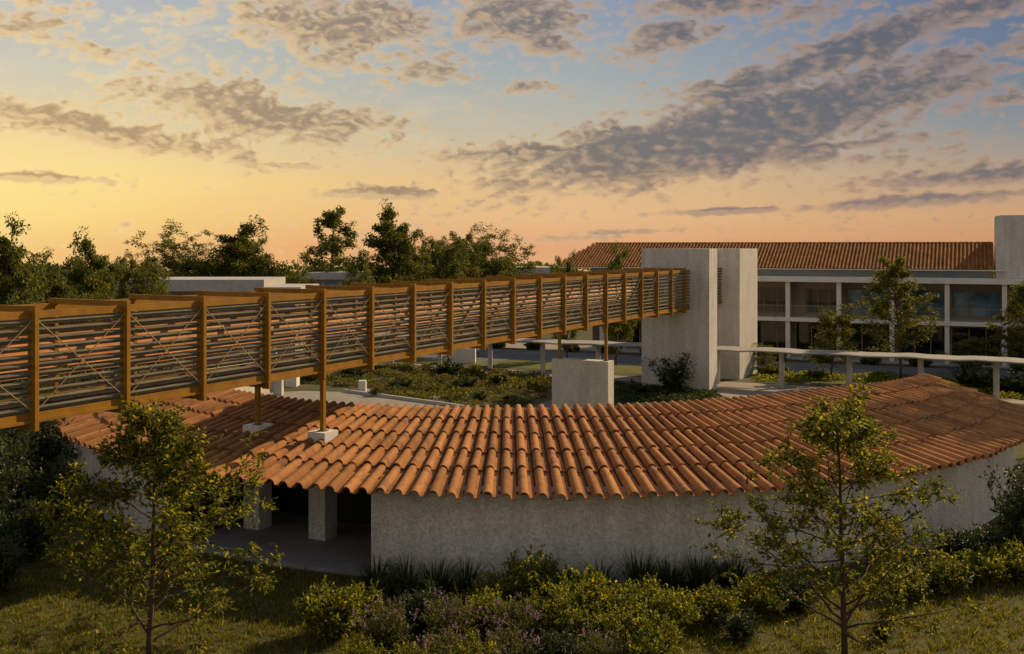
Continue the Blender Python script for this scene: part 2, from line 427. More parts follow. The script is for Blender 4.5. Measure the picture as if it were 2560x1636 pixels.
# ------------------------------------------------------------------ ground
g = MB().add([(-3000, -60, 0), (3000, -60, 0), (3000, 250, 0), (-3000, 250, 0), (3000, 4500, -950), (-3000, 4500, -950)], [(0, 1, 2, 3), (3, 2, 4, 5)]).build('ground', M['ground'])
tag(g, 'garden ground of olive turf and soil round the buildings', 'ground', kind='structure')
lw = MB().add([(-26, 12, .004), (28, 12, .004), (28, 38, .004), (-26, 38, .004)], [(0, 1, 2, 3)]).build('lawn', M['lawn'])
tag(lw, 'olive lawn with dry patches in front of the round pavilion', 'lawn', kind='structure')

rng = np.random.default_rng(7)
PC = np.array([1.33, 52.07]); RE = 22.04            # centre and eave radius of the round pavilion
ZE, ZR = 2.70, 4.10


def grass_blades():
    n = 190000
    x = rng.uniform(-15, 16, n); y = rng.uniform(21.5, 35, n)
    keep = np.hypot(x - PC[0], y - PC[1]) > 21.45
    # patchy density
    pt = np.sin(x * 1.7 + np.sin(y * 1.3) * 1.4) + np.sin(y * 2.1 + np.sin(x * .9) * 1.7) + rng.normal(0, .9, n)
    keep &= pt > -1.3
    x, y = x[keep], y[keep]; n = len(x)
    h = rng.uniform(.04, .13, n) * np.where(rng.random(n) < .06, 1.7, 1); a = rng.uniform(0, 6.283, n); w = rng.uniform(.007, .014, n)
    # tufts: some blades gather round common roots and stand taller
    nc = 5200; cx_ = rng.uniform(-15, 16, nc); cy_ = rng.uniform(21.5, 33, nc); k = rng.integers(0, nc, n); tf_ = rng.random(n) < .45
    ok = np.hypot(cx_[k] - PC[0], cy_[k] - PC[1]) > 21.5; tf_ &= ok
    x = np.where(tf_, cx_[k] + rng.normal(0, .05, n), x); y = np.where(tf_, cy_[k] + rng.normal(0, .05, n), y)
    h = np.where(tf_, h * (1.1 + .9 * ((k * 7919) % 97) / 97), h); w = np.where(tf_, w * 1.35, w)
    lean = rng.normal(0, .55, (n, 2)) * h[:, None]
    v = np.zeros((n, 3, 3))
    v[:, 0] = np.c_[x - np.cos(a) * w, y - np.sin(a) * w, np.full(n, .003)]
    v[:, 1] = np.c_[x + np.cos(a) * w, y + np.sin(a) * w, np.full(n, .003)]
    v[:, 2] = np.c_[x + lean[:, 0], y + lean[:, 1], h]
    o = mesh_obj('lawn_grass', v.reshape(-1, 3), np.arange(n * 3).reshape(-1, 3), M['grass'])
    tag(o, 'short olive and straw coloured grass blades on the lawn', 'grass', kind='stuff')


grass_blades()


def fallen_leaves():
    rg = np.random.default_rng(12); n = 900
    x = rg.uniform(-11, 13, n); y = rg.uniform(24, 31, n); k = np.hypot(x - PC[0], y - PC[1]) > 21.6; x, y = x[k], y[k]; n = len(x)
    d = np.c_[rg.normal(0, 1, (n, 2)), rg.normal(0, .15, n)]
    b = np.arange(n)[:, None] * 4; v = np.zeros((n, 4, 3)); d /= np.linalg.norm(d, axis=1)[:, None]; sd_ = np.c_[-d[:, 1], d[:, 0], rg.normal(0, .2, n)]
    p = np.c_[x, y, rg.uniform(.03, .09, n)]; L_ = rg.uniform(.05, .11, n)[:, None]
    v[:, 0] = p; v[:, 1] = p + d * L_ * .5 + sd_ * L_ * .25; v[:, 2] = p + d * L_; v[:, 3] = p + d * L_ * .5 - sd_ * L_ * .25
    o = mesh_obj('fallen_leaves', v.reshape(-1, 3), b + np.arange(4), M['leaf_red'])
    tag(o, 'dry reddish leaves scattered on the front lawn', 'fallen leaves', kind='stuff')


fallen_leaves()


def sheet(name, pts, z, mat, label, cat, kind='structure', thick=None):
    if thick:
        o = MB().prism([(p[0], p[1]) for p in pts], 0.0, thick).build(name, mat)
    else:
        o = MB().add([(p[0], p[1], z) for p in pts], [tuple(range(len(pts)))]).build(name, mat)
    return tag(o, label, cat, kind=kind)


GD = np.array([.9146, -.4044]); GN = np.array([-.4044, -.9146])   # courtyard grid: along the long facade, out of it
B0 = atd(1970, 93.5)[:2]                                           # foot of the first column seen right of the towers


def fb(t, n): return B0 + GD * t + GN * n


def band(t0, t1, n0, n1): return [fb(t0, n1), fb(t1, n1), fb(t1, n0), fb(t0, n0)]


sheet('access_road', band(-70, 60, 3.0, 11.0), .006, M['asphalt'], 'blue grey service road in front of the long two storey building', 'road')
sheet('building_apron', band(-30, 45, -4.0, 1.2), .006, M['paving'], 'pale paved apron under the columns of the long building', 'pavement')
sheet('lawn_strip', band(-60, 60, 11.6, 16.5), .004, M['lawn_far'], 'grass strip between the service road and the canopy walk', 'lawn')
pv = [at(px, py)[:2] for px, py in ((430, 1030), (640, 984), (760, 978), (862, 981), (985, 997), (1110, 1014), (1290, 1045), (1200, 1100), (500, 1100))]
sheet('courtyard_paving', pv, .008, M['paving'], 'sunlit beige courtyard paving behind the tiled roof', 'pavement')
pv2 = [at(px, py)[:2] for px, py in ((1250, 1040), (1310, 1022), (1376, 1002), (1420, 1010), (1500, 1060))]
sheet('garden_path', pv2, .008, M['asphalt'], 'grey garden path passing the concrete pier', 'path')
pv3 = [at(px, py)[:2] for px, py in ((1040, 880), (1160, 872), (1300, 876), (1420, 872), (1420, 880), (1330, 890), (1240, 905), (1060, 900))]
for nm, pts in (('bed_path', ((1040, 1000), (1100, 985), (1180, 978), (1260, 962), (1330, 950), (1336, 956), (1270, 970), (1190, 987), (1110, 994), (1060, 1006))), ('bed_path', ((905, 975), (990, 958), (1090, 950), (1200, 940), (1200, 945), (1095, 957), (1000, 966), (915, 983)))):
    sheet(nm, [at(px, py)[:2] for px, py in pts], .014, M['paving'], 'narrow pale path winding through the courtyard bed' if pts[0][0] == 1040 else 'pale path crossing the far side of the courtyard bed', 'path')
sheet('side_path', pv3, .010, M['asphalt'], 'curving grey path through the grass beyond the courtyard bed', 'path')
pv4 = [at(px, py)[:2] for px, py in ((620, 925), (760, 908), (1000, 905), (1060, 912), (900, 930), (700, 950))]
sheet('plaza_paving', pv4, .010, M['paving'], 'shaded grey paving beneath the middle of the footbridge', 'pavement')
pv5 = [at(px, py)[:2] for px, py in ((1790, 985), (1795, 972), (1960, 976), (2060, 985), (2060, 1005), (1850, 1003))]
sheet('tower_forecourt', pv5, .010, M['paving'], 'paved forecourt at the foot of the pale towers', 'pavement')
pv6 = [at(px, py)[:2] for px, py in ((2380, 920), (2620, 932), (2620, 1000), (2540, 985), (2440, 945))]
sheet('far_walk', pv6, .010, M['asphalt'], 'grey walk at the right beyond the roof end', 'path')

# kerb along the courtyard bed
kp = [at(px, py)[:2] for px, py in ((862, 981), (985, 997), (1110, 1014), (1160, 1022))]
kb = MB()
for a, b in zip(kp[:-1], kp[1:]):
    dd = (b - a) / np.linalg.norm(b - a); nn = np.array([-dd[1], dd[0]])
    kb.obox((a[0], a[1], 0), dd, nn, 0, np.linalg.norm(b - a), -.1, .1, 0, .2)
tag(kb.build('bed_kerb', M['kerb']), 'thin pale kerb between courtyard paving and planted bed', 'kerb')

# stone edging at the foot of the picture
eg = MB()
ec = at(505, 1703)[:2]
for k in range(22):
    a0, a1 = R(k * 360 / 22 + .8), R((k + 1) * 360 / 22 - .8)
    poly = [(ec[0] + r * math.cos(a), ec[1] + r * math.sin(a)) for r, a in ((1.35, a0), (1.35, a1), (1.13, a1), (1.13, a0))]
    eg.prism(poly, 0, .07 + .012 * (k % 3))
tag(eg.build('stone_edging', M['kerb']), 'ring of pale edging stones on the lawn beside the slender tree', 'edging')

# ------------------------------------------------------------------ round pavilion
EA = [-116, -66, -42, -15, -4, 8.5, 33, 52.6, 77]
RA = [-118, -70, -45, -17.9, -6.4, 9.6, 36, 58, 78]
RT = [-118, -66, -51, -42, -34, -21, -8, 9, 19, 33, 52, 60, 78]
RR = [16.8, 16.4, 15.8, 15.5, 15.3, 14.7, 13.96, 13.68, 13.66, 13.76, 14.74, 15.8, 18.3]


def pol(th, r): return PC + r * np.array([math.sin(R(th)), -math.cos(R(th))])


def roof_line(th):
    ra = float(np.interp(th, EA, RA)); rr = float(np.interp(ra, RT, RR))
    e = np.append(pol(th, RE), ZE); r = np.append(pol(ra, rr), ZR)
    return e, r


def roof_z(r, th=0):
    e, q = roof_line(th)
    rr = np.hypot(*(q[:2] - PC))
    return ZE + (ZR - ZE) * (RE - r) / (RE - rr)


pav = empty('round_pavilion', (PC[0], PC[1], 0))
tag(pav, 'round pavilion with curved terracotta barrel tile roof and pale stucco wall', 'building')
DTH = 1.383
NC = int((77 + 115) / DTH)
edges = [-115 + DTH * k for k in range(NC + 1)]
lines = [roof_line(t) for t in edges]
bump_a = np.linspace(0, math.pi, 9)
pu = list(.30 - .29 * np.cos(bump_a)) + [.66, .78, .90]
ph = list(.335 * np.sin(bump_a) ** .85 + .012) + [.012, -.004, .0]
pu = np.array(pu); ph = np.array(ph); NP = len(pu)
TB = [-.012, .245, .435, .625, .812, 1.0]
tv, tf = [], []
rr_ = random.Random(4)
for c in range(NC):
    (e0, r0), (e1, r1) = lines[c], lines[c + 1]
    for k in range(5):
        t0, t1 = TB[k] + rr_.uniform(-.009, .009), min(TB[k + 1] + .03, 1.0)
        lift0 = .062 + rr_.uniform(-.018, .020); lift1 = .0; yaw = rr_.uniform(-.035, .035)
        sk = rr_.uniform(-.02, .02); tilt = rr_.uniform(-.010, .010)
        base = len(tv)
        for s in range(4):
            if s == 3:                                  # returned lower lip: underside of the tile
                t, lf, dh, wsc = t0, lift0, -.030, 1.0
            elif s == 0:
                t, lf, dh, wsc = t0, lift0, 0.0, 1.0
            elif s == 1:
                t, lf, dh, wsc = (t0 + t1) / 2, lift0 * .52, 0.0, .97
            else:
                t, lf, dh, wsc = t1, lift1, 0.0, .94
            Lp = e0 + (r0 - e0) * t; Rp = e1 + (r1 - e1) * t
            wv = Rp - Lp; w = np.linalg.norm(wv)
            sl = (r0 - e0); nrm = np.cross(wv, sl); nrm /= np.linalg.norm(nrm)
            if nrm[2] < 0: nrm = -nrm
            for u, h in zip(pu, ph):
                uu = (u - .3) * wsc + .3 + sk * .5 + yaw * (1 if s in (0, 3) else (0 if s == 1 else -.6))
                p = Lp + wv * uu + nrm * (h * w * wsc + lf + dh + tilt * (u - .4))
                tv.append(tuple(p))
        # underside, set back
        for u, h in zip(pu, ph):
            t = t0 + .07
            Lp = e0 + (r0 - e0) * t; Rp = e1 + (r1 - e1) * t; wv = Rp - Lp; w = np.linalg.norm(wv)
            tv.append(tuple(Lp + wv * (u + sk * .5 + yaw * .7) + nrm * (h * w + lift0 * .8 - .032 + tilt * (u - .4))))
        for s in (0, 1):
            for i in range(NP - 1):
                a = base + s * NP + i
                tf.append((a, a + 1, a + 1 + NP, a + NP))
        for i in range(NP - 1):
            a = base + i; b = base + 3 * NP + i; d = base + 4 * NP + i
            tf.append((b, b + 1, a + 1, a)); tf.append((d, d + 1, b + 1, b))
me_t = mesh_obj('tiled_roof', tv, tf, M['tile'], pav, smooth=False)
# smooth only the long faces: mark by angle
me_t.data.polygons.foreach_set('use_smooth', np.ones(len(me_t.data.polygons), dtype=bool))
try:
    me_t.data.set_sharp_from_angle(angle=R(50))
except Exception:
    pass
# boarding under the tiles
sv, sf = [], []
for (e, r) in lines:
    i = e + (r - e) * .075
    sv += [i + (0, 0, -.03), r + (0, 0, -.03), i + (0, 0, -.11), r + (0, 0, -.11)]
for k in range(NC):
    a = 4 * k; b = a + 4
    sf += [(a, b, b + 1, a + 1), (a + 2, a + 3, b + 3, b + 2), (a, a + 2, b + 2, b), (a + 1, b + 1, b + 3, a + 3)]
sf += [(0, 1, 3, 2), (4 * NC, 4 * NC + 2, 4 * NC + 3, 4 * NC + 1)]
mesh_obj('soffit', sv, sf, M['wood_dark'], pav)


def arc_wall(t0, t1, r0, r1, z0, zf, step=1.2):
    n = max(2, int(abs(t1 - t0) / step)); mb = MB(); v = []
    for k in range(n + 1):
        th = t0 + (t1 - t0) * k / n
        for r in (r0, r1):
            p = pol(th, r)
            v += [(p[0], p[1], z0), (p[0], p[1], zf(r, th))]
    f = []
    for k in range(n):
        a = 4 * k; b = a + 4
        f += [(a, a + 1, b + 1, b), (a + 2, b + 2, b + 3, a + 3), (a + 1, a + 3, b + 3, b + 1), (a, b, b + 2, a + 2)]
    f += [(0, 2, 3, 1), (4 * n, 4 * n + 1, 4 * n + 3, 4 * n + 2)]
    return mb.add(v, f)


RW = 21.42
under = lambda r, th: roof_z(r, th) - .02
for t0, t1 in ((-15.1, 76.5), (-114, -37.2)):
    arc_wall(t0, t1, RW, RW - .35, -.05, under).build('outer_wall', M['stucco'], pav, smooth=False)
# inner wall follows the upper edge of the roof
iv = MB(); n = 90; v = []
for k in range(n + 1):
    th = -114 + (76.5 + 114) * k / n
    e, q = roof_line(th)
    dirn = (e - q)[:2]; dirn /= np.linalg.norm(dirn)
    for o_ in (.12, .42):
        p = q[:2] + dirn * o_
        v += [(p[0], p[1], -.05), (p[0], p[1], ZR - .16)]
f = []
for k in range(n):
    a = 4 * k; b = a + 4
    f += [(a, b, b + 1, a + 1), (a + 2, a + 3, b + 3, b + 2), (a + 1, b + 1, b + 3, a + 3)]
iv.add(v, f).build('inner_wall', M['stucco'], pav)
# end wall at the right, radial
e, q = roof_line(76.5); dd = (q - e)[:2]; ln = np.linalg.norm(dd); dd /= ln
MB().add([tuple(e[:2] + dd * .75) + (-.05,), tuple(q[:2] - dd * .1) + (-.05,), tuple(q[:2] - dd * .1) + (ZR - .2,), tuple(e[:2] + dd * .75) + (ZE,)], [(0, 1, 2, 3)]).build('end_wall', M['stucco'], pav)
# entrance porch: floor, dark back wall and side returns
arc_wall(-37.2, -15.1, RW - .1, 14.6, 0, lambda r, th: .12).build('porch_floor', M['floor'], pav)
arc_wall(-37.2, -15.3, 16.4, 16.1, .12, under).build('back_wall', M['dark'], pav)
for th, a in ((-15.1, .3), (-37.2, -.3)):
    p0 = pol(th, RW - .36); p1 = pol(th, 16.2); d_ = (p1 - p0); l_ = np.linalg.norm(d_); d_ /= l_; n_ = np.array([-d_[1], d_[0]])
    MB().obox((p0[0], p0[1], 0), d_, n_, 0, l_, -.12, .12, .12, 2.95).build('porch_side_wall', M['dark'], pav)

# ------------------------------------------------------------------ footbridge
BD = np.array([.4581, .8889]); BC = np.array([-.8889, .4581])
BO = np.array([-6.41, 35.4]); BS = 2.836; BW = 2.92
ZB, ZT = 5.52, 8.57


def bst(i, v=0.0): return BO + BD * (i - 4) * BS + BC * v


fbr = empty('covered_footbridge', (BO[0], BO[1], 0))
tag(fbr, 'long golden timber footbridge with grey louvred sides on slim posts', 'footbridge')
rb = random.Random(11)


def b_station(i):
    for near in (0, 1):
        v0, v1 = ((-.07, .20), (BW - .20, BW + .07))[near]
        MB().obox(tuple(bst(i)) + (0,), BD, BC, -.058, .058, v0, v1, ZB, ZT).build('post', M['wood'], fbr)
    MB().obox(tuple(bst(i)) + (0,), BD, BC, -.05, .05, -.0 + .202, BW - .202, ZT - .165, ZT - .01).build('crossbeam', M['wood_h'], fbr)
    MB().obox(tuple(bst(i)) + (0,), BD, BC, -.05, .05, .202, BW - .202, ZB + .03, ZB + .19).build('crossbeam', M['wood_h'], fbr)


def slat(mb, i0, i1, vc, z, sgn, ch=.135, tilt=15, web=.10):
    """Angle-shaped louvre: a sloping blade, outer edge low, with a short web hanging below its inner half."""
    a_ = R(tilt) + rb.uniform(-.06, .06); ct, st = math.cos(a_), math.sin(a_)
    h = ch / 2; t = .010
    prof = [(-h, -st * h - t), (-h, -st * h + t), (h, st * h + t), (h, st * h - t), (.022, -t), (.022, -web), (-.006, -web), (-.006, -t)]
    P0, P1 = bst(i0), bst(i1); v = []
    for p in (P0, P1):
        for x, y in prof:
            q = p + BC * (vc + sgn * x); v.append((q[0], q[1], z + y))
    n = len(prof)
    mb.add(v, [(k, (k + 1) % n, n + (k + 1) % n, n + k) for k in range(n)] + [tuple(range(n - 1, -1, -1)), tuple(range(n, 2 * n))])


def far_slat(mb, i0, i1, vc, z, ch=.185, th=.028, tilt=40):
    a_ = R(tilt) + rb.uniform(-.05, .05); ct, st = math.cos(a_), math.sin(a_)
    P0, P1 = bst(i0), bst(i1); v = []
    for p in (P0, P1):
        for a, b in ((-1, -1), (-1, 1), (1, 1), (1, -1)):
            q = p + BC * (vc + a * ch / 2 * ct - b * th / 2 * st); v.append((q[0], q[1], z + a * ch / 2 * st + b * th / 2 * ct))
    mb.add(v, [(0, 1, 5, 4), (1, 2, 6, 5), (2, 3, 7, 6), (3, 0, 4, 7), (0, 3, 2, 1), (4, 5, 6, 7)])


def b_bay(i0, i1):
    e = .058 / BS
    a, b = i0 + e, i1 - e
    L_ = (b - a) * BS; o = tuple(bst(a)) + (0,)
    for near, (v0, v1) in enumerate(((.08, .18), (BW - .18, BW - .08))):
        MB().obox(o, BD, BC, 0, L_, v0, v1, 8.26, 8.44).build('top_beam', M['wood_h'], fbr)
        lip = (.03, .18) if near == 0 else (BW - .18, BW - .03)
        mb = MB().obox(o, BD, BC, 0, L_, v0 + .02, v1 - .02, 5.79, 5.95); mb.obox(o, BD, BC, 0, L_, lip[0], lip[1], 5.715, 5.788)
        mb.build('bottom_beam', M['wood_h'], fbr)
    nb = MB(); fbm = MB()
    for k in range(11):
        z = 6.05 + k * .212
        slat(nb, a, b, .135, z + .03, 1); far_slat(fbm, a, b, BW - .135, z + .02)
    nb.build('louvre_panel', M['slat'], fbr); fbm.build('louvre_panel', M['slat_far'], fbr)
    for v in (.02, BW - .02):
        mb = MB()
        for za, zb_ in ((6.0, 8.22), (8.22, 6.0)):
            p, q = bst(a, v), bst(b, v)
            mb.tube([(p[0], p[1], za), (q[0], q[1], zb_)], .015, 6)
        m_ = (bst(a, v) + bst(b, v)) / 2
        mb.obox((m_[0], m_[1], 0), BD, BC, -.05, .05, -.022, .022, 7.07, 7.15)
        mb.build('cross_brace', M['rod'], fbr)
    MB().obox(o, BD, BC, 0, L_, .20, BW - .20, 5.80, 5.86).build('deck', M['deck'], fbr)


for i in range(-3, 19):
    b_station(i)
for i in range(-3, 18):
    b_bay(i, i + 1)
b_bay(18, 18.52)
b_bay(19.1, 20.2); b_station(20.2); b_bay(20.2, 21.3)
for i, zf in ((4, 3.74), (13, 3.64)):
    for v in (.03, BW - .03):
        p = bst(i, v)
        MB().obox((p[0], p[1], 0), BD, BC, -.075, .075, -.075, .075, zf, ZB + .02).build('support_post', M['wood'], fbr)
        # base plate
        MB().obox((p[0], p[1], 0), BD, BC, -.14, .14, -.14, .14, zf, zf + .025).build('base_plate', M['wood_dark'], fbr)

for v, lb in ((.03, 'pale concrete plinth in the tiled roof carrying the nearer bridge post'), (BW - .03, 'pale concrete plinth in the tiled roof, shaded, under the farther bridge post')):
    p = bst(4, v); t = empty('roof_plinth', (p[0], p[1], 0)); tag(t, lb, 'plinth', 'concrete plinths under the bridge posts')
    MB().obox((p[0], p[1], 0), BD, BC, -.37, .37, -.36, .36, 3.0, 3.74).build('cap_block', M['white'], t)
    MB().obox((p[0], p[1], 0), BD, BC, -.335, .335, -.345, .345, .12, 3.0).build('pillar', M['stucco'], t)

p = bst(13, BW / 2)
pr = MB().obox((p[0], p[1], 0), BD, BC, -.42, .45, -1.72, 1.72, -.05, 3.64).build('bridge_pier', M['tower'])
bv = pr.modifiers.new('bevel', 'BEVEL'); bv.width = .02; bv.segments = 2
tag(pr, 'broad pale concrete pier under the footbridge behind the tiled roof', 'pier')

# ------------------------------------------------------------------ towers
ta = np.array([13.5, 71.2]); tb = np.array([17.14, 78.3])
for o_, dl, wl, z, lb in ((ta, 1.95, 4.9, 9.88, 'nearer tall pale slab tower that the footbridge enters'), (tb, 5.4, 4.9, 9.87, 'farther tall pale tower close behind the bridge tower')):
    t = MB().obox((o_[0], o_[1], 0), BD, BC, 0, dl, 0, wl, -.1, z).build('bridge_tower', M['tower'])
    b_ = t.modifiers.new('bevel', 'BEVEL'); b_.width = .025; b_.segments = 2
    tag(t, lb, 'tower', 'pale towers at the end of the footbridge')

# ------------------------------------------------------------------ long two storey building
bl = empty('gallery_building', (B0[0], B0[1], 0))
tag(bl, 'long two storey building with tiled hip roof, white columns and balconies', 'building')
TL, TR = -19.5, 32.0


def gb(mb, t0, t1, n0, n1, z0, z1): return mb.obox((B0[0], B0[1], 0), GD, GN, t0, t1, n0, n1, z0, z1)


gb(MB(), TL, TR, -3.2, .55, 6.90, 7.36).build('roof_slab', M['white'], bl)
gb(MB(), TL, TR, -3.2, .35, 3.35, 3.70).build('floor_slab', M['white'], bl)
gb(MB(), TL, TR, -3.2, .35, -.05, .12).build('plinth', M['concrete'], bl)
cols_t = [4.4 * k for k in range(-8, 9) if TL < 4.4 * k < TR]
for t in cols_t:
    mb = MB(); gb(mb, t - .19, t + .19, -.19, .19, .12, 3.35); gb(mb, t - .19, t + .19, -.19, .19, 3.70, 6.90)
    mb.build('column', M['white'], bl)
for a, b in zip(cols_t[:-1], cols_t[1:]):
    mb = MB(); gb(mb, a + .19, b - .19, -.03, .03, 4.72, 4.78); gb(mb, a + .19, b - .19, -.02, .02, 3.80, 3.84)
    nbal = int((b - a) / .15)
    for k in range(1, nbal):
        t = a + (b - a) * k / nbal
        gb(mb, t - .016, t + .016, -.016, .016, 3.84, 4.72)
    mb.build('balcony_railing', M['rail'], bl)
# back walls with openings filled by windows
gb(MB(), TL, TR, -3.0, -2.6, 3.70, 6.90).build('upper_wall', M['tan'], bl)
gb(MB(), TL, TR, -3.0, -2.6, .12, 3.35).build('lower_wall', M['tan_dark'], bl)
rw = random.Random(3)
for k, (a, b) in enumerate(zip(cols_t[:-1], cols_t[1:])):
    for z0, z1, lower in ((3.95, 6.25, 0), (.25, 3.1, 1)):
        w0, w1 = (a + .45, b - .25) if not lower else (a + .3, b - .2)
        if not lower and k % 4 == 0: w0 = a + 1.2
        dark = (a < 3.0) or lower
        fr = MB(); nn = (-2.6, -2.52)
        mull = [w0, w0 + (w1 - w0) * .36, w0 + (w1 - w0) * .70, w1]
        for t in mull: gb(fr, t - .05, t + .05, nn[0], nn[1], z0, z1)
        for z in (z0, z1 - .08):
            for t_a, t_b in zip(mull[:-1], mull[1:]): gb(fr, t_a + .05, t_b - .05, nn[0], nn[1] - .01, z, z + .08)
        wf = fr.build('window', M['frame'], bl)
        pn = MB()
        for t_a, t_b in zip(mull[:-1], mull[1:]): gb(pn, t_a + .05, t_b - .05, -2.6, -2.57, z0 + .08, z1 - .08)
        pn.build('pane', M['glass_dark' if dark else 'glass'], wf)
    gb(MB(), a - .12, a + .12, -2.58, -.25, 3.70, 6.90).build('fin_wall', M['tan'], bl)
# clerestory and hip roof
gb(MB(), TL + .5, 16.7, -3.0, -1.1, 7.36, 8.0).build('clerestory', M['clere'], bl)
gb(MB(), TL - 3.4, 17.6, -1.6, -.55, 7.97, 8.05).build('gutter', M['white'], bl)


def hip_roof():
    # eave line n=-0.7 .. ridge n=-10.5; left end hipped
    EZ, RZ, n0, n1 = 8.02, 10.36, -.62, -5.3
    mb = MB(); pitch = .32; rows = 15
    t = TL - 3.5; RL = t + 2.9; v = []; f = []
    TE = 16.85
    nc = int((TE - t) / pitch)
    prof = [(0, 0), (.12, .07), (.3, .11), (.48, .07), (.62, 0), (.85, -.02)]
    for c in range(nc):
        tt = t + c * pitch
        for r in range(rows):
            s0, s1 = r / rows, (r + 1) / rows
            lim = (tt + pitch * .5 - t) / (RL - t)
            if s0 > lim: continue
            base = len(v); jl = rb.uniform(0, .02)
            for s, lf in ((s0, .05 + jl), (min(s1 + .01, 1), 0.0)):
                nn_ = n0 + (n1 - n0) * s; zz = EZ + (RZ - EZ) * s
                for u, h in prof:
                    q = fb(tt + u * pitch, nn_); v.append((q[0], q[1], zz + h + lf))
            q0 = len(v)
            nn_ = n0 + (n1 - n0) * s0; zz = EZ + (RZ - EZ) * s0
            for u, h in prof:
                q = fb(tt + u * pitch, nn_); v.append((q[0], q[1], zz + h - .01))
            for i in range(len(prof) - 1):
                f.append((base + i, base + i + 1, base + 7 + i, base + 6 + i))
                f.append((q0 + i, q0 + i + 1, base + i + 1, base + i))
    mb.add(v, f)
    # backing, hip end and rear slope
    a = [fb(t, n0), fb(TE, n0), fb(TE, n1), fb(RL, n1), fb(t, 2 * n1 - n0), fb(TE, 2 * n1 - n0)]
    z = [EZ - .06, EZ - .06, RZ - .06, RZ - .06, EZ - .06, EZ - .06]
    mb.add([(p[0], p[1], zz) for p, zz in zip(a, z)], [(0, 1, 2, 3), (0, 3, 4), (3, 2, 5, 4), (1, 5, 2)])
    # ridge caps
    for k in range(int((TE - RL) / .45)):
        p, q = fb(RL + k * .45, n1), fb(RL + k * .45 + .47, n1)
        mb.tube([(p[0], p[1], RZ - .02), (q[0], q[1], RZ - .04)], [.16, .13], 8)
    mb.build('tiled_roof', M['tile_far'], bl)


hip_roof()
# pale block at the right end
q = fb(16.95, -.95)
tw = empty('service_tower', (q[0], q[1], 0)); tag(tw, 'plain pale block rising above the right end of the tiled roof', 'tower')
MB().obox((q[0], q[1], 0), GD, GN, 0, 9, -6, 0, 7.37, 12.62).build('upper_block', M['tower'], tw)
MB().obox((q[0], q[1], 0), GD, GN, .3, 9, -6, -.4, 12.62, 12.68).build('parapet', M['concrete'], tw)

# ------------------------------------------------------------------ canopy walk
CB = at(1954, 969)[:2]; CDr = np.array([.9075, -.4200]); CN = np.array([-.42, -.9075])
cw = empty('canopy_walk', (CB[0], CB[1], 0)); tag(cw, 'low winding white concrete canopy on round columns crossing the courtyard', 'canopy')
v, f = [], []; N = 220
for k in range(N + 1):
    t = -36 + 66 * k / N
    wob = .17 * math.sin(t * 1.365 + .6) + .08 * math.sin(t * .61)
    zw = .025 * math.sin(t * 1.365 + 2.0) + .012 * math.sin(t * 3.1)
    for n_, z_ in ((1.15 + wob, 2.53), (1.2 + wob, 2.61), (1.1 + wob, 2.65), (-1.2 + wob * .6, 2.68), (-1.25 + wob * .6, 2.53)):
        p = CB + CDr * t + CN * n_; v.append((p[0], p[1], z_ + zw))
for k in range(N):
    for j in range(5):
        a = 5 * k + j; b = 5 * k + (j + 1) % 5
        f.append((a, b, b + 5, a + 5))
f += [(4, 3, 2, 1, 0), tuple(5 * N + j for j in range(5))]
mesh_obj('canopy_slab', v, f, M['canopy'], cw)
for k in range(-8, 7):
    t = k * 4.62
    p = CB + CDr * t
    MB().tube([(p[0], p[1], -.05), (p[0], p[1], 2.54)], .19, 16).build('column', M['concrete'], cw)
wp = [CB + CDr * t + CN * n_ for t, n_ in ((-36, -1.5), (30, -1.5), (30, 1.5), (-36, 1.5))]
sheet('canopy_path', wp, .012, M['paving'], 'pale paved walk beneath the winding canopy', 'path')

# ------------------------------------------------------------------ low buildings at the left
def pavilion(px0, px1, d, z0, z1, depth, rot, label, glassy=False):
    a = atd(px0, d)[:2]; dr = np.array([math.cos(rot), math.sin(rot)]); nr = np.array([dr[1], -dr[0]])
    w = (px1 - px0) / F * d / max(.3, math.cos(rot))
    t = empty('flat_roofed_building', (a[0], a[1], 0)); tag(t, label, 'building', 'flat roofed pavilions beyond the footbridge')
    MB().obox((a[0], a[1], 0), dr, nr, 0, w, -depth, 0, z0, z1).build('roof_slab', M['concrete'], t)
    MB().obox((a[0], a[1], 0), dr, nr, .6, w - .6, -depth + .6, -.7, 0, z0).build('wall', M['tan' if not glassy else 'concrete'], t)
    for k in range(3):
        x0 = .6 + (w - 1.2) * (k + .12) / 3; x1 = .6 + (w - 1.2) * (k + .88) / 3
        wn = MB().obox((a[0], a[1], 0), dr, nr, x0, x1, -.699, -.64, z0 - 1.9, z0 - .25).build('window', M['frame'], t)
        MB().obox((a[0], a[1], 0), dr, nr, x0 + .08, x1 - .08, -.65, -.62, z0 - 1.82, z0 - .33).build('pane', M['glass'], wn)
    return t


pavilion(292, 660, 95, 5.95, 7.02, 9, 0.0, 'low flat roofed building with a thick white fascia behind the bushy trees')
pavilion(748, 905, 118, 6.3, 7.05, 9, 0.0, 'small flat roofed building with dark windows below two tall thin trees', True)
pavilion(655, 752, 84, 6.2, 6.75, 8, 0.0, 'low white roof corner just above the footbridge rail')
pavilion(1275, 1376, 135, 6.4, 7.35, 8, 0.0, 'pale grey flat roof beside the hip end of the tiled building')

# white garden walls in the courtyard
def gwall(px0, px1, py, h, label, mat='white', th=.3, rot=0.0, w=None):
    a = at(px0, py)[:2]; d = F * H / (py - HY); w = w or (px1 - px0) / F * d
    dr = np.array([math.cos(rot), math.sin(rot)])
    o = MB().obox((a[0], a[1], 0), dr, (-dr[1], dr[0]), 0, w, 0, th, -.05, h).build('garden_wall', M[mat])
    return tag(o, label, 'wall')


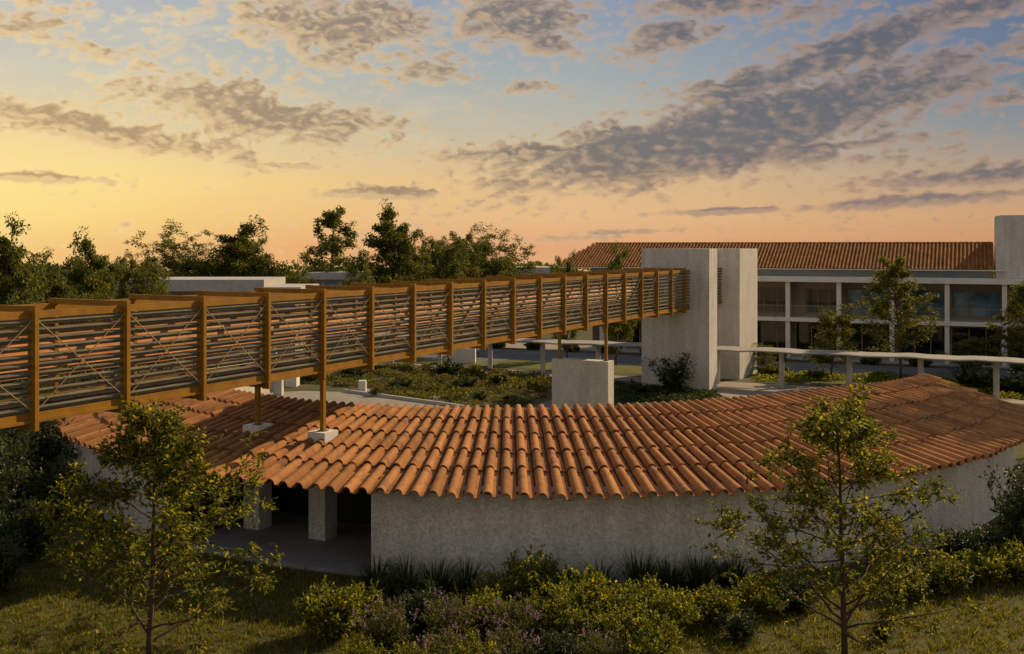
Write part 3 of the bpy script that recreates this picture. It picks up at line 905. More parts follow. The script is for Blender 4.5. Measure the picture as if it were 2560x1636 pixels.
gwall(1122, 1188, 909, 1.3, 'low white garden wall left of the canopy columns', th=2.0)
gwall(713, 741, 968, 1.35, 'short white wall block beyond the shaded plinths', th=1.2)
gwall(684, 704, 990, 2.4, 'grey square pier just above the left roof crest', 'concrete', th=.7)
gwall(896, 914, 980, .75, 'small white stone block at the corner of the planted bed', th=.5)
gwall(600, 690, 975, 2.9, 'pale low wall seen under the bridge left of the grey pier', 'concrete', th=.4)


# ------------------------------------------------------------------ plants
def leaf_quads(P, D, Ln, Wd, rg, fold=.18, droop=0.0):
    """One six-cornered leaf, creased along its rib, per row of P."""
    n = len(P)
    D = D / (np.linalg.norm(D, axis=1)[:, None] + 1e-9)
    up = rg.normal(0, .5, (n, 3)) + np.array([0, 0, 1.0])
    S = np.cross(D, up); S /= np.linalg.norm(S, axis=1)[:, None] + 1e-9
    U = np.cross(S, D)
    L_ = Ln[:, None]; W_ = Wd[:, None]
    v = np.zeros((n, 6, 3))
    v[:, 0] = P
    v[:, 1] = P + D * L_ * .32 + S * W_ * .5 + U * W_ * fold
    v[:, 2] = P + D * L_ * .68 + S * W_ * .38 + U * W_ * fold
    v[:, 3] = P + D * L_ - np.array([0, 0, 1.0]) * L_ * droop
    v[:, 4] = P + D * L_ * .68 - S * W_ * .38 + U * W_ * fold
    v[:, 5] = P + D * L_ * .32 - S * W_ * .5 + U * W_ * fold
    b = np.arange(n)[:, None] * 6
    f = np.concatenate([b + np.array([0, 1, 2, 3]), b + np.array([0, 3, 4, 5])])
    return v.reshape(-1, 3), f


def curve(p, d, ln, n, rg, bend, up=0.0):
    pts = [np.array(p, float)]; d = np.array(d, float)
    for k in range(n):
        d = d + rg.normal(0, bend, 3) + np.array([0, 0, up]); d /= np.linalg.norm(d)
        pts.append(pts[-1] + d * ln / n)
    return np.array(pts), d


def grow(seed, Ht, tr, base, rad, prof, n1, n2, n3, nl, leaf, aspect=.45, elev=(25, 60), wob=.05, clump=0.0, gap=0.0, lean=0.0, sides=5, third=True, extra=()):
    """Trunk, boughs, branches, twigs; returns wood and leaves as separate meshes (origin at the foot)."""
    rg = np.random.default_rng(seed); wood = MB(); LP, LD = [], []
    tp, _ = curve((0, 0, 0), (lean, lean * .4, 1), Ht * .96, 10, rg, wob * .5, .08)
    wood.tube(tp, np.linspace(tr, tr * .16, len(tp)), sides + 2)
    ga = rg.uniform(0, 6.28)
    hs = np.linspace(0, 1, n1)
    for k in range(n1 + len(extra)):
        ex = extra[k - n1] if k >= n1 else None
        h = ex[0] if ex else base + (1 - base) * (hs[k] ** .9) * .97
        if gap and rg.random() < gap: continue
        i = h * (len(tp) - 1); j = int(i); fr = i - j
        p = tp[j] * (1 - fr) + tp[min(j + 1, len(tp) - 1)] * fr
        ga += 2.4 + rg.normal(0, .35)
        rr = rad * prof((h - base) / (1 - base)) * rg.uniform(.72, 1.12)
        ev = R(rg.uniform(*elev)) * (1.0 if h < .75 else 1.25)
        if ex: ga, ev, rr = ex[1], R(ex[2]), ex[3] * math.cos(R(ex[2]))
        d = np.array([math.cos(ga) * math.cos(ev), math.sin(ga) * math.cos(ev), math.sin(ev)])
        ln = rr / max(.35, math.cos(ev))
        bp, _ = curve(p, d, ln, 6, rg, .13, .02)
        r0 = tr * (1 - h * .8) * .5
        wood.tube(bp, np.linspace(r0, r0 * .22, len(bp)), sides, False)
        for q in range(n2):
            s = rg.uniform(.25, 1.0) if q else 1.0
            i = s * (len(bp) - 1); j = min(int(i), len(bp) - 2); fr = i - j
            pp = bp[j] * (1 - fr) + bp[j + 1] * fr
            ax = bp[j + 1] - bp[j]; ax /= np.linalg.norm(ax)
            d2 = ax * .7 + rg.normal(0, .55, 3) + np.array([0, 0, .12]); d2 /= np.linalg.norm(d2)
            l2 = ln * rg.uniform(.22, .45) * (1.15 - .5 * s)
            l2 = max(l2, rad * .10)
            cp, _ = curve(pp, d2, l2, 4, rg, .2, .02)
            wood.tube(cp, np.linspace(r0 * .35, r0 * .10, len(cp)), 4 if sides > 4 else 3, False)
            if clump:
                for cc in (cp[-1], cp[2]):
                    m = int(nl * rg.uniform(.6, 1.3))
                    cr = clump * rg.uniform(.65, 1.25)
                    off = rg.normal(0, 1, (m, 3)); off /= np.linalg.norm(off, axis=1)[:, None]; off *= (rg.random((m, 1)) ** .5) * cr * np.array([1, 1, .75])
                    LP.append(cc + off); LD.append(off + rg.normal(0, .5, (m, 3)) * cr)
            else:
                for w in range(n3):
                    s3 = rg.uniform(.15, 1); i = s3 * (len(cp) - 1); j = min(int(i), len(cp) - 2); fr = i - j
                    p3 = cp[j] * (1 - fr) + cp[j + 1] * fr
                    d3 = d2 * .6 + rg.normal(0, .6, 3); d3 /= np.linalg.norm(d3)
                    l3 = rg.uniform(.5, 1.2) * leaf * 2.6
                    tp3, _ = curve(p3, d3, l3, 3, rg, .2)
                    if third: wood.tube(tp3, [.005, .004, .003, .002], 3, False)
                    m = nl
                    u = np.linspace(.15, 1, m) * 3 - 1e-6; jj = u.astype(int); fu = (u - jj)[:, None]
                    pl = tp3[jj] * (1 - fu) + tp3[np.minimum(jj + 1, 3)] * fu
                    dl = d3 + rg.normal(0, .75, (m, 3)) + np.array([0, 0, -.12])
                    LP.append(pl); LD.append(dl)
    LP = np.concatenate(LP); LD = np.concatenate(LD); m = len(LP)
    ls = leaf * rg.uniform(.6, 1.25, m)
    lv, lf = leaf_quads(LP, LD, ls, ls * aspect * rg.uniform(.8, 1.2, m), rg, droop=.08)
    return wood, lv, lf


def plant(name, wood, lv, lf, lm, wm, parts=('crown', 'trunk')):
    """A plant at the origin: an Empty with crown and trunk."""
    t = empty(name, (0, 0, 0))
    mesh_obj(parts[0], lv, lf, lm, t)
    if wood is not None: wood.build(parts[1], wm, t, smooth=True)
    return t


used = set()


def place(src, loc, rz=0.0, sc=1.0, label=None, cat=None, group=None, scz=None):
    if src.name in used: o = copy_tree(src)
    else: o = src; used.add(src.name)
    o.location = (float(loc[0]), float(loc[1]), float(loc[2]) if len(loc) > 2 else 0.0)
    o.rotation_euler = (0, 0, rz); o.scale = (sc, sc, scz or sc)
    return tag(o, label, cat, group)


round_p = lambda t: math.sin(math.pi * (.12 + .80 * t)) ** .7
cone_p = lambda t: (1 - t) ** .75 * .95 + .08
wide_p = lambda t: .55 + .45 * math.sin(math.pi * min(1, t * 1.15)) if t < .85 else .6
egg_p = lambda t: max(.12, math.sin(math.pi * (.22 + .74 * t)) ** .9)

# two young trees in the foreground
w_, lv, lf = grow(21, 6.3, .075, .08, 3.7, lambda t: max(.10, 1.05 * (1 - t) ** 1.05 + .04) * (.75 + .25 * min(1, t * 5)), 46, 7, 8, 6, .124, .48, (0, 36), .05, sides=6)
ft = plant('young_tree', w_, lv, lf, M['leaf_fg'], M['bark'])
place(ft, at(372, 1655), 0.0, 2.9 / np.percentile(np.hypot(lv[:, 0], lv[:, 1]), 93), 'slender young tree with yellow green leaves in front of the porch, trunk straight', 'tree', 'young trees on the front lawn', scz=6.25 / np.percentile(lv[:, 2], 99.8))
w_, lv, lf = grow(58, 7.1, .085, .13, 3.25, lambda t: max(.11, (1.05 - .86 * t) * min(1, .80 + t)), 48, 7, 8, 6, .112, .55, (8, 48), .04, sides=6, extra=((.15, .12, 17, 2.9), (.15, 2.9, 40, 2.2)))
ft2 = plant('young_tree', w_, lv, lf, M['leaf_fg'], M['bark'])
place(ft2, at(2112, 1662), 0.0, 2.45 / np.percentile(np.hypot(lv[:, 0], lv[:, 1]), 90), 'young tree with open branches and small leaves before the curved white wall', 'tree', 'young trees on the front lawn', scz=6.65 / np.percentile(lv[:, 2], 99.8))

# dense trees beyond the bridge
def big(seed, Ht, rad, prof, base, n1, n2, nl, leaf, clump, lm='leaf_far', name='broadleaf_tree', elev=(20, 55), tr=.22):
    w, a, b = grow(seed, Ht, tr, base, rad, prof, n1, n2, 0, nl, leaf, .6, elev, .05, clump, sides=4)
    return plant(name, w, a, b, M[lm], M['bark_far'])


S_bushy = big(1, 11.0, 4.2, lambda t: .25 + .85 * (1 - t) ** .7, .08, 54, 6, 34, .27, .52, elev=(15, 50))
S_umb = big(2, 12.0, 4.8, wide_p, .45, 34, 7, 36, .27, .55, elev=(28, 58))
S_tall = big(3, 12.0, 4.4, lambda t: .16 + 1.0 * (1 - t) ** .62 * min(1, .55 + 2 * t), .15, 54, 6, 34, .27, .52, elev=(12, 48))
S_thin = big(4, 13.0, 3.9, cone_p, .22, 46, 5, 20, .26, .42, elev=(5, 35))
S_round = big(5, 11.0, 5.0, lambda t: .3 + .75 * math.sin(math.pi * min(1, .25 + .72 * t)), .22, 44, 6, 32, .27, .48, elev=(15, 55))
S_low = big(6, 5.0, 3.0, lambda t: .35 + .7 * (1 - t) ** .6, .04, 34, 5, 24, .22, .36, lm='leaf_mid', name='bushy_shrub_tree')


def ptree(src, px, d, ytop, h0, rz, label, cat='tree', group='trees beyond the footbridge', hw=80):
    top = H - (ytop - HY) * d / F
    cr = src.children[0].data; co_ = np.empty(len(cr.vertices) * 3); cr.vertices.foreach_get('co', co_); co_ = co_.reshape(-1, 3)
    zm = np.percentile(co_[:, 2], 99.6); rm = np.percentile(np.hypot(co_[:, 0], co_[:, 1]), 97)
    o = place(src, atd(px, d), rz, hw / F * d / rm, label, cat, group, scz=top / zm)
    return o


ptree(S_bushy, 22, 62, 562, 11.0, .4, 'big bushy tree at the left edge of the picture above the bridge', hw=126)
ptree(S_tall, 205, 72, 597, 12.0, 2.0, 'loose topped tree second from the left edge', hw=106)
ptree(S_bushy, 120, 66, 640, 11.0, 3.4, 'lower leafy tree filling the space between the two leftmost trees', hw=102)
ptree(S_round, 345, 80, 640, 11.0, 1.2, 'bushy tree in front of the thick white fascia', hw=84)
ptree(S_umb, 462, 122, 560, 12.0, .9, 'umbrella shaped tree with forked trunk standing clear against the sky', hw=120)
ptree(S_tall, 622, 122, 558, 12.0, 4.4, 'full oval tree right of the umbrella shaped one', hw=118)
ptree(S_thin, 828, 124, 524, 13.0, .3, 'airy conical tree with see through crown and thin trunk', hw=96)
ptree(S_tall, 985, 122, 520, 12.0, 5.6, 'tallest dark tree left of the pair of round crowns', hw=110)
ptree(S_round, 1098, 118, 592, 11.0, 2.7, 'lower rounded tree between the tallest tree and the twin crowns', hw=90)
ptree(S_umb, 1225, 124, 570, 12.0, 3.0, 'dark wide crowned tree nearest the hip roof', hw=114)
ptree(S_round, 1160, 130, 578, 11.0, 4.0, 'dark round tree merging with the wide crowned one at its left', hw=96)
ptree(S_low, 1180, 96, 655, 5.0, .5, 'yellow green bushy tree under the twin dark crowns', hw=74)
ptree(S_low, 910, 105, 650, 5.0, 1.9, 'low bush with light leaves between the conical and the tallest tree', hw=66)
ptree(S_low, 745, 112, 640, 5.0, 3.3, 'low bush left of the conical tree trunk', hw=66)
ptree(S_low, 700, 122, 655, 5.0, .2, 'low bush right of the full oval tree', hw=66)
ptree(S_low, 540, 118, 648, 5.0, 5.1, 'low bush between the umbrella shaped tree and the oval tree', hw=72)
ptree(S_low, 1040, 112, 640, 5.0, 2.9, 'low dark bush at the foot of the tallest tree', hw=84)
ptree(S_low, 250, 58, 690, 5.0, 1.1, 'pale leafy bush just above the bridge rail at the left', hw=96)
ptree(S_low, 60, 48, 700, 5.0, 4.1, 'pale leafy bush at the bottom of the big left tree', hw=108)
ptree(S_low, 400, 76, 690, 5.0, 2.2, 'dark bush before the white fascia', hw=66)
ptree(S_round, 285, 105, 640, 11.0, 5.5, 'hazy tree far behind the white fascia', hw=84)
ptree(S_bushy, 1418, 92, 638, 5.0, .8, 'little tree against the hip end of the tiled roof, the left one', group='small trees by the long building', hw=43)
ptree(S_bushy, 1540, 88, 618, 5.0, 2.8, 'little tree against the tiled roof beside the tower, the right one', group='small trees by the long building', hw=50)

# far treeline (a mass nobody can count)
def treeline():
    rg = np.random.default_rng(77); Ps, Ds = [], []
    for k in range(190):
        d = rg.uniform(150, 240); x = rg.uniform(-.62, .62) * d; h = rg.uniform(3.2, 6.6); r = rg.uniform(3, 6)
        m = 260
        off = rg.normal(0, 1, (m, 3)); off /= np.linalg.norm(off, axis=1)[:, None]
        Ps.append(np.array([x, d, h * .5]) + off * np.array([r, r, h * .5])); Ds.append(off + rg.normal(0, .6, (m, 3)))
    P_ = np.concatenate(Ps); D_ = np.concatenate(Ds); m = len(P_); ls = rg.uniform(.7, 1.5, m)
    v, f = leaf_quads(P_, D_, ls, ls * .7, rg)
    o = mesh_obj('far_trees', v, f, M['leaf_far']); tag(o, 'far line of trees closing the horizon', 'trees', kind='stuff')


treeline()

# garden trees by the long building
w_, lv, lf = grow(31, 9.8, .11, .22, 2.7, lambda t: .22 + .8 * (1 - t) ** .8, 54, 5, 0, 24, .19, .5, (12, 45), .04, .30, sides=4)
S_gar = plant('garden_tree', w_, lv, lf, M['leaf_mid'], M['bark_far'])
w_, lv, lf = grow(33, 5.6, .08, .16, 1.9, lambda t: .25 + .8 * (1 - t) ** .7, 36, 5, 0, 20, .17, .5, (20, 55), .06, .28, sides=4)
S_gar2 = plant('garden_tree', w_, lv, lf, M['leaf_mid'], M['bark_far'])
ptree(S_gar, 2252, 78, 645, 9.8, .5, 'tall leafy tree before the balconies of the long building', group='garden trees by the long building', hw=92)
ptree(S_gar, 2560, 76, 700, 9.8, 2.5, 'leafy tree cut by the right edge of the picture', group='garden trees by the long building', hw=85)
ptree(S_gar2, 2078, 79, 762, 5.6, 1.0, 'smaller bushy tree left of the tall leafy tree', group='garden trees by the long building', hw=75)
ptree(S_gar2, 2440, 80, 838, 5.6, 3.0, 'low spreading bush between the tall tree and the right edge', group='garden trees by the long building', hw=75)
ptree(S_gar2, 1915, 82, 858, 5.6, 4.4, 'small bush at the foot of the farther tower', group='garden trees by the long building', hw=40)
# the tree outside the picture whose shade lies on the right end of the roof
ptree(S_round, 2850, 53, 170, 11.0, 1.0, 'tall round tree right of the pavilion roof', hw=165)


ptree(S_round, 2905, 48.0, 440, 11.0, 2.2, 'round tree beside the right end of the curved wall', hw=225)


def shrub_mesh(seed, Ht, rad, stems, twigs, nl, leaf, aspect=.5, upright=.8):
    rg = np.random.default_rng(seed); wood = MB(); LP, LD = [], []
    for k in range(stems):
        a = rg.uniform(0, 6.28); tl = rg.random() ** .6
        d = np.array([math.cos(a) * tl * rad / Ht, math.sin(a) * tl * rad / Ht, upright]); d /= np.linalg.norm(d)
        ln = Ht * rg.uniform(.6, 1.08) * (1.05 - .25 * tl)
        pts, dd = curve((math.cos(a) * .06, math.sin(a) * .06, 0), d, ln, 5, rg, .11, .03)
        wood.tube(pts, np.linspace(.014, .003, 6) * (Ht / 1.2), 4, False)
        for q in range(twigs):
            s = rg.uniform(.18, 1); i = s * 5; j = min(int(i), 4); fr = i - j
            p = pts[j] * (1 - fr) + pts[j + 1] * fr
            d2 = (pts[j + 1] - pts[j]); d2 /= np.linalg.norm(d2); d2 = d2 * .7 + rg.normal(0, .6, 3); d2 /= np.linalg.norm(d2)
            l2 = rg.uniform(.08, .22) * Ht
            u = np.linspace(.1, 1, nl)[:, None]
            LP.append(p + d2 * u * l2); LD.append(d2 + rg.normal(0, .7, (nl, 3)))
    P_ = np.concatenate(LP); D_ = np.concatenate(LD); m = len(P_)
    P_[:, 2] = np.maximum(P_[:, 2], .02)
    ls = leaf * rg.uniform(.6, 1.3, m); v, f = leaf_quads(P_, D_, ls, ls * aspect, rg)
    return wood, v, f


def blades_mesh(seed, n, Ht, spread, w=.02, arch=.5):
    rg = np.random.default_rng(seed); V = []; Fc = []
    for k in range(n):
        a = rg.uniform(0, 6.28); r = rg.random() ** .5 * spread * .35
        p = np.array([math.cos(a) * r, math.sin(a) * r, 0]); h = Ht * rg.uniform(.55, 1.1)
        out = np.array([math.cos(a), math.sin(a), 0]); side = np.array([-math.sin(a), math.cos(a), 0])
        b0 = len(V); le = rg.uniform(.15, 1.0) * arch
        for s in (0, .35, .7, 1.0):
            q = p + out * h * le * s ** 1.8 + np.array([0, 0, h * (s - .35 * le * s ** 2.5)])
            ww = w * (1 - s * .9)
            V += [q - side * ww, q + side * ww]
        for s in range(3): Fc.append((b0 + 2 * s, b0 + 2 * s + 1, b0 + 2 * s + 3, b0 + 2 * s + 2))
    return np.array(V), np.array(Fc)


def lavender(seed, name='flowering_shrub'):
    rg = np.random.default_rng(seed); t = empty(name, (0, 0, 0))
    w, v, f = shrub_mesh(seed, 1.05, .72, 95, 12, 6, .066, .34, .9)
    mesh_obj('foliage', v, f, M['leaf_grey'], t); w.build('stems', M['bark_far'], t)
    for k in range(24):
        a = rg.uniform(0, 6.28); r = rg.random() ** .5 * .68
        h = .98 + rg.uniform(-.22, .18) - r * .38
        b = np.array([math.cos(a) * r, math.sin(a) * r, h]); d = np.array([math.cos(a) * .35, math.sin(a) * .35, 1.0]) + rg.normal(0, .15, 3)
        m = 9; u = np.linspace(0, 1, m)[:, None]
        P_ = b + d * u * rg.uniform(.07, .15); D_ = rg.normal(0, 1, (m, 3)) + (0, 0, .4)
        v, f = leaf_quads(P_, D_, np.full(m, .040), np.full(m, .030), rg)
        mesh_obj('flower_spike', v, f, M['purple'], t)
    return t


def shrub_thing(name, seed, lm, *a, **k):
    w, v, f = shrub_mesh(seed, *a, **k); t = empty(name, (0, 0, 0))
    mesh_obj('foliage', v, f, M[lm], t); w.build('stems', M['bark_far'], t)
    return t


def grass_thing(name, seed, n, Ht, spread, lm='blade', w=.02, arch=.5):
    v, f = blades_mesh(seed, n, Ht, spread, w, arch); t = empty(name, (0, 0, 0))
    mesh_obj('blades', v, f, M[lm], t)
    return t


G1 = shrub_thing('leafy_shrub', 101, 'leaf_bed', 1.2, .80, 80, 15, 7, .078, .55)
G2 = shrub_thing('leafy_shrub', 102, 'leaf_bed', 1.2, .95, 84, 15, 7, .074, .55, .75)
G3 = shrub_thing('leafy_shrub', 103, 'leaf_dark', 1.2, .9, 76, 14, 6, .085, .5)
G4 = lavender(104); G5 = lavender(105)
G6 = grass_thing('strap_leaf_plant', 106, 150, .75, .75, 'blade', .022, .7)
G7 = grass_thing('strap_leaf_plant', 107, 130, .95, .65, 'blade', .020, .6)
G8 = shrub_thing('tall_shrub', 108, 'leaf_dark', 3.0, 1.0, 26, 16, 6, .15, .5, 1.2)
bedg = 'shrubs in the front bed'


def bed(src, px, py, h, h0, rz, label, group=bedg, wide=1.0, cat='shrub'):
    s = h / h0
    return place(src, at(px, py), rz, s * wide, label, cat, group, scz=s)


bed(G1, 828, 1598, 1.42, 1.2, .3, 'yellow green shrub at the left end of the front bed', wide=1.05)
bed(G4, 962, 1640, 1.42, 1.2, .5, 'purple flowering shrub next to the yellow green shrub at the bed end', wide=1.0, cat='flowering shrub')
bed(G3, 985, 1520, 1.05, 1.2, .9, 'dark shrub behind the leftmost purple flowers', wide=1.15)
bed(G5, 1128, 1618, 1.45, 1.2, 1.9, 'grey green flowering shrub with purple spikes in the middle of the bed', wide=1.05, cat='flowering shrub')
bed(G4, 1292, 1620, 1.35, 1.2, 2.9, 'purple flowering shrub below the tallest yellow shrub', wide=1.0, cat='flowering shrub')
bed(G2, 1330, 1520, 1.50, 1.2, 2.0, 'tallest yellow green shrub in the bed, against the white wall', wide=1.0)
bed(G1, 1455, 1562, 1.45, 1.2, 4.0, 'yellow green shrub right of the tallest one', wide=1.15)
bed(G2, 1225, 1530, 1.05, 1.2, 5.0, 'low yellow green shrub behind the purple spikes', wide=.95)
bed(G1, 1570, 1590, 1.22, 1.2, 5.6, 'rounded yellow green shrub near the right end of the bed', wide=1.2)
bed(G2, 1680, 1585, 1.10, 1.2, .7, 'low spreading shrub at the right end of the bed', wide=1.0)
bed(G1, 1180, 1715, 1.15, 1.2, 2.6, 'bright shrub at the bottom edge below the purple spikes', wide=1.0)
bed(G2, 1030, 1720, .95, 1.2, 3.6, 'low shrub at the bottom edge under the leftmost purple flowers', wide=1.1)
bed(G3, 1390, 1690, 1.05, 1.2, 4.6, 'dark shrub at the bottom edge in the middle right of the bed', wide=1.15)
bed(G5, 1500, 1690, 1.15, 1.2, 5.3, 'grey green flowering shrub at the bottom edge right of the dark shrub', wide=1.1, cat='flowering shrub')
bed(G1, 1620, 1700, 1.05, 1.2, .1, 'shrub at the bottom right corner of the front bed', wide=1.1)
bed(G2, 900, 1690, .8, 1.2, 1.4, 'low shrub at the bottom edge left of the purple flowers', wide=1.2)
for px, py, h, src, h0, rz, lb in ((1060, 1580, 1.15, G3, 1.2, .4, 'dark shrub between the first two purple flowering shrubs'), (1215, 1590, 1.1, G2, 1.2, 1.4, 'yellow shrub between the middle purple flowering shrubs'),
                                  (1395, 1600, 1.25, G2, 1.2, 2.4, 'yellow shrub right of the purple flowers under the tallest one'), (1510, 1625, 1.1, G1, 1.2, 3.1, 'yellow shrub in front of the rounded one'),
                                  (905, 1560, 1.0, G2, 1.2, 4.1, 'low yellow shrub between the bed end and the porch corner'), (1640, 1640, 1.0, G1, 1.2, 5.1, 'yellow shrub at the right rim of the bed near the lawn'),
                                  (1270, 1690, 1.1, G4, 1.05, 3.3, 'purple flowering shrub at the bottom edge in the middle of the bed'), (1110, 1690, 1.05, G5, 1.05, .3, 'grey green flowering shrub at the bottom edge left of the middle'),
                                  (1610, 1545, 1.05, G2, 1.2, 1.0, 'yellow shrub behind the rounded one near the wall plants'), (1400, 1530, 1.15, G3, 1.2, 1.7, 'dark shrub between the two tallest yellow shrubs')):
    bed(src, px, py, h, h0, rz, lb, wide=1.12)
wg = 'dark plants at the foot of the curved wall'
for px, py, h, src, lb in ((940, 1478, .75, G6, 'dark strap leaved clump beside the porch corner'), (1015, 1482, .85, G7, 'dark spiky clump second from the porch corner'),
                           (1090, 1488, .8, G6, 'dark strap leaved clump behind the low yellow shrub'), (1165, 1490, .85, G7, 'dark spiky clump left of the tallest yellow shrub'),
                           (1500, 1490, .75, G6, 'dark strap leaved clump right of the tallest yellow shrub'), (1600, 1485, 1.05, G7, 'tallest dark spiky clump at the middle of the wall'),
                           (1675, 1480, .8, G6, 'dark strap leaved clump left of the open branched tree'), (1750, 1474, .9, G7, 'dark spiky clump just left of the open branched tree'),
                           (1830, 1466, .8, G6, 'dark strap leaved clump behind the open branched tree crown'), (1420, 1490, .7, G7, 'small dark spiky clump behind the right yellow shrub')):
    bed(src, px, py, h * 1.25, .75 if src is G6 else .95, px * .37, lb, wg, 1.15, 'plant')
rgp = 'planting along the right of the curved wall'
for px, py, h, src, h0, lb, wd in ((1790, 1560, 1.0, G1, 1.2, 'yellow green shrub low at the left of the open branched tree', 1.2), (1900, 1530, 1.0, G2, 1.2, 'shrub under the open branched tree by the wall', 1.2),
                                   (1990, 1525, .95, G3, 1.2, 'dark shrub right behind the open branched trunk', 1.3), (1850, 1600, .7, G3, 1.2, 'low dark shrub in front of the yellow shrub near the tree', 1.3),
                                   (2260, 1500, 1.0, G1, 1.2, 'yellow shrub right of the open branched tree', 1.2), (2360, 1480, 1.05, G2, 1.2, 'light shrub in the row at the right end of the lawn', 1.25),
                                   (2455, 1462, 1.1, G1, 1.2, 'middle light shrub in the right hand row', 1.2), (2545, 1450, 1.1, G2, 1.2, 'light shrub at the right edge of the picture', 1.25),
                                   (2300, 1450, 1.0, G3, 1.2, 'dark shrub against the white wall at the right', 1.3), (2390, 1420, 1.2, G3, 1.2, 'dark shrub left of the tall dark bush', 1.3), (2480, 1410, 1.1, G3, 1.2, 'dark shrub below the tall dark bush', 1.3),
                                   (2545, 1405, 3.05, G8, 3.0, 'tall dark bush against the white wall at the right edge', .9), (2205, 1602, .55, G3, 1.2, 'small dark plant alone on the lawn right of the trunk', .9)):
    bed(src, px, py, h, h0, px * .73, lb, rgp, wd)
for px, py, h, lb in ((2330, 1425, .9, 'strap leaved clump in the blue shade at the right'), (2440, 1395, 1.0, 'strap leaved clump before the tall dark bush')):
    bed(G6, px, py, h, .75, px * .2, lb, rgp, 1.3, 'plant')
# planting at the far left; dark leaf colour stands in for shade there
lg = 'dark bushes left of the pavilion'
for px, d, h, src, h0, lb, wd in ((20, 37, 3.4, G8, 3.0, 'dark bush at the left edge under the bridge', 1.0), (95, 41, 3.6, G8, 3.0, 'dark bush nearest the pavilion wall at the left', 1.1), (-40, 34, 3.0, G8, 3.0, 'dark bush half out of the picture at the left', 1.1),
                                  (60, 46, 4.4, G8, 3.0, 'tall dark bush behind the others at the left', 1.2), (150, 38, 2.0, G3, 1.2, 'low dark bush against the pavilion wall', 1.0), (60, 33, 1.8, G3, 1.2, 'low dark bush on the lawn at the left edge', 1.0), (-20, 30, 1.6, G3, 1.2, 'low dark bush at the lower left edge', 1.1)):
    place(src, atd(px, d), px * .3 + d, h / h0 * wd, lb, 'bush', lg, scz=h / h0)

# courtyard planting
def bed_cover():
    rg = np.random.default_rng(5)
    poly = [at(px, py)[:2] for px, py in ((700, 960), (850, 968), (985, 994), (1110, 1010), (1290, 1018), (1370, 990), (1365, 945), (1200, 925), (1000, 915), (850, 925))]
    poly2 = [at(px, py)[:2] for px, py in ((1540, 1010), (1790, 1000), (1790, 975), (1600, 965), (1535, 960))]
    poly3 = [at(px, py)[:2] for px, py in ((1890, 955), (2200, 955), (2330, 970), (2600, 1010), (2600, 965), (2300, 945), (1900, 935))]

    def inside(x, y, pl):
        c = np.zeros(len(x), bool); n = len(pl)
        for i in range(n):
            (x0, y0), (x1, y1) = pl[i], pl[(i + 1) % n]
            k = ((y0 > y) != (y1 > y)) & (x < (x1 - x0) * (y - y0) / (y1 - y0 + 1e-12) + x0); c ^= k
        return c
    for nm, pl, mm, cnt, lb in (('bed_planting', poly, 'leaf_mid', 230, 'mixed low planting covering the courtyard bed'), ('bed_planting', poly, 'leaf_red', 120, 'reddish low planting scattered in the courtyard bed'), ('bed_planting', poly, 'leaf_grey', 120, 'grey and tan leaved low planting scattered in the courtyard bed'), ('bed_planting', poly, 'leaf_dark', 60, 'dark low planting scattered in the courtyard bed'), ('bed_planting', poly2, 'leaf_dark', 160, 'dark low planting in front of the nearer tower'), ('bed_planting', poly3, 'leaf_bed', 200, 'low green planting between canopy walk and tiled roof')):
        a = np.array(pl); lo, hi = a.min(0), a.max(0); Ps, Ds = [], []
        x = rg.uniform(lo[0], hi[0], cnt * 6); y = rg.uniform(lo[1], hi[1], cnt * 6); k = inside(x, y, pl); x, y = x[k][:cnt], y[k][:cnt]
        for xx, yy in zip(x, y):
            r = rg.uniform(.2, .7); h = r * rg.uniform(.2, .65); m = int(95 * r / .5)
            off = rg.normal(0, 1, (m, 3)); off /= np.linalg.norm(off, axis=1)[:, None]; off[:, 2] = np.abs(off[:, 2])
            Ps.append(np.array([xx, yy, .02]) + off * np.array([r, r, h])); Ds.append(off + rg.normal(0, .6, (m, 3)))
        P_ = np.concatenate(Ps); D_ = np.concatenate(Ds); m = len(P_); ls = rg.uniform(.08, .19, m)
        v, f = leaf_quads(P_, D_, ls, ls * .55, rg); o = mesh_obj(nm, v, f, M[mm]); tag(o, lb, 'planting', kind='stuff')


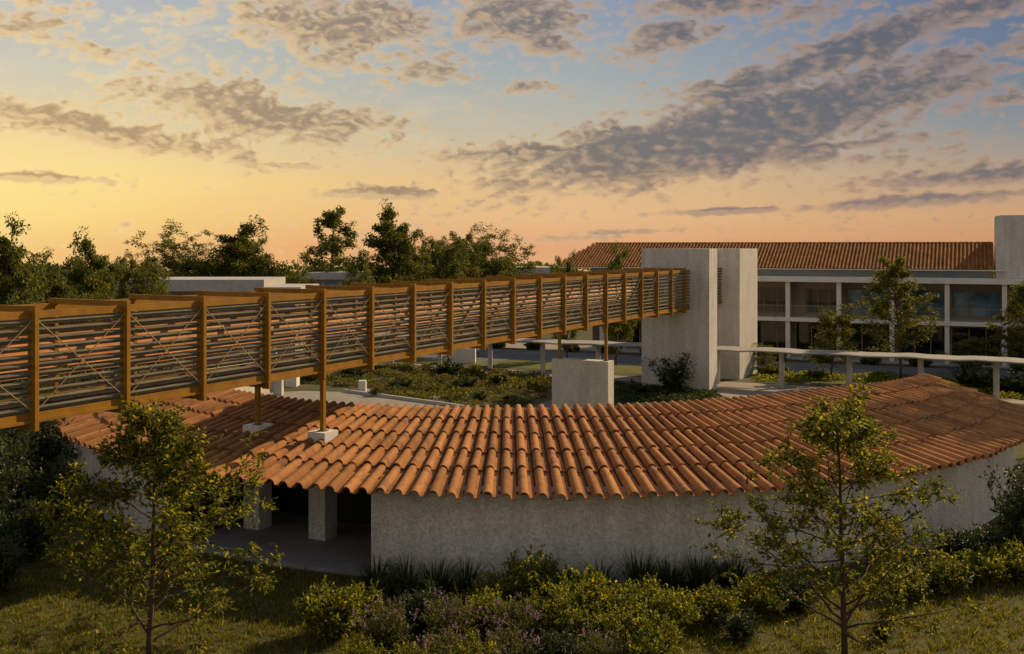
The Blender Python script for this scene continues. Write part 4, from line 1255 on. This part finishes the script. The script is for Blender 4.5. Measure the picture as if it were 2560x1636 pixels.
bed_cover()
cg = 'shrubs in the courtyard bed'
G9 = shrub_thing('courtyard_shrub', 201, 'leaf_mid', 1.2, .9, 30, 10, 6, .16, .5)
G10 = shrub_thing('courtyard_shrub', 202, 'leaf_dark', 1.2, .9, 30, 10, 6, .16, .5)
G11 = shrub_thing('courtyard_shrub', 203, 'leaf_grey', 1.2, .9, 30, 10, 6, .14, .5)
for px, py, h, src, lb, wd in ((1000, 975, 1.3, G10, 'dark round shrub in the courtyard bed', 1.3), (1085, 985, 1.1, G9, 'green shrub near the middle of the courtyard bed', 1.3), (1160, 975, 1.5, G10, 'dark shrub right of centre in the courtyard bed', 1.2),
                               (1250, 965, 1.7, G9, 'yellow green shrub left of the pier', 1.0), (1330, 975, 1.4, G9, 'bright shrub touching the pier', 1.0), (940, 990, 1.0, G11, 'grey leaved shrub by the pale kerb', 1.3), (1200, 1000, 1.0, G11, 'grey brown shrub behind the roof crest', 1.4),
                               (1275, 1003, .9, G9, 'low green shrub left of the pier foot', 1.5), (770, 955, 1.5, G10, 'dark shrub beyond the two roof posts', 1.5), (880, 945, 1.6, G10, 'dark hedge piece beside the white block', 1.4), (1120, 940, 1.8, G10, 'dark shrub before the canopy columns', 1.3),
                               (1685, 985, 2.5, G8, 'bare stemmed dark bush against the nearer tower', 2.0), (1180, 945, 1.7, G9, 'yellow leaved shrub before the canopy columns', .8), (1590, 985, 1.2, G10, 'dark shrub left of the nearer tower', 1.5),
                               (1930, 940, 1.5, G9, 'clipped green shrub right of the farther tower', 1.6), (2040, 948, 1.2, G9, 'green shrub under the canopy walk', 1.6), (2460, 975, 2.0, G10, 'dark shrub right of the palm like plant', 1.5), (2550, 985, 2.2, G10, 'dark shrub at the right edge beyond the roof', 1.5)):
    h0 = 3.0 if src is G8 else 1.2
    bed(src, px, py, h * (1.0 if src is G8 else .68), h0, px * .51, lb, cg, wd * (1.0 if src is G8 else 1.15))
G12 = grass_thing('spiky_palm', 301, 80, 2.6, 1.3, 'blade', .05, 1.1)
bed(G12, 2415, 962, 2.6, 2.6, .2, 'spiky palm like plant standing above the right part of the roof', 'spiky plants', 1.2, 'palm')
G13 = shrub_thing('clipped_hedge', 401, 'leaf_mid', 1.0, 1.2, 40, 12, 6, .16, .5)
for k in range(-6, 9):
    p = fb(-4.5 + k * 3.9, 1.9)
    place(G13, p, k * 1.3, 1.25, 'low clipped hedge plant at the foot of the long building', 'hedge', 'hedge plants along the long building', scz=.95)
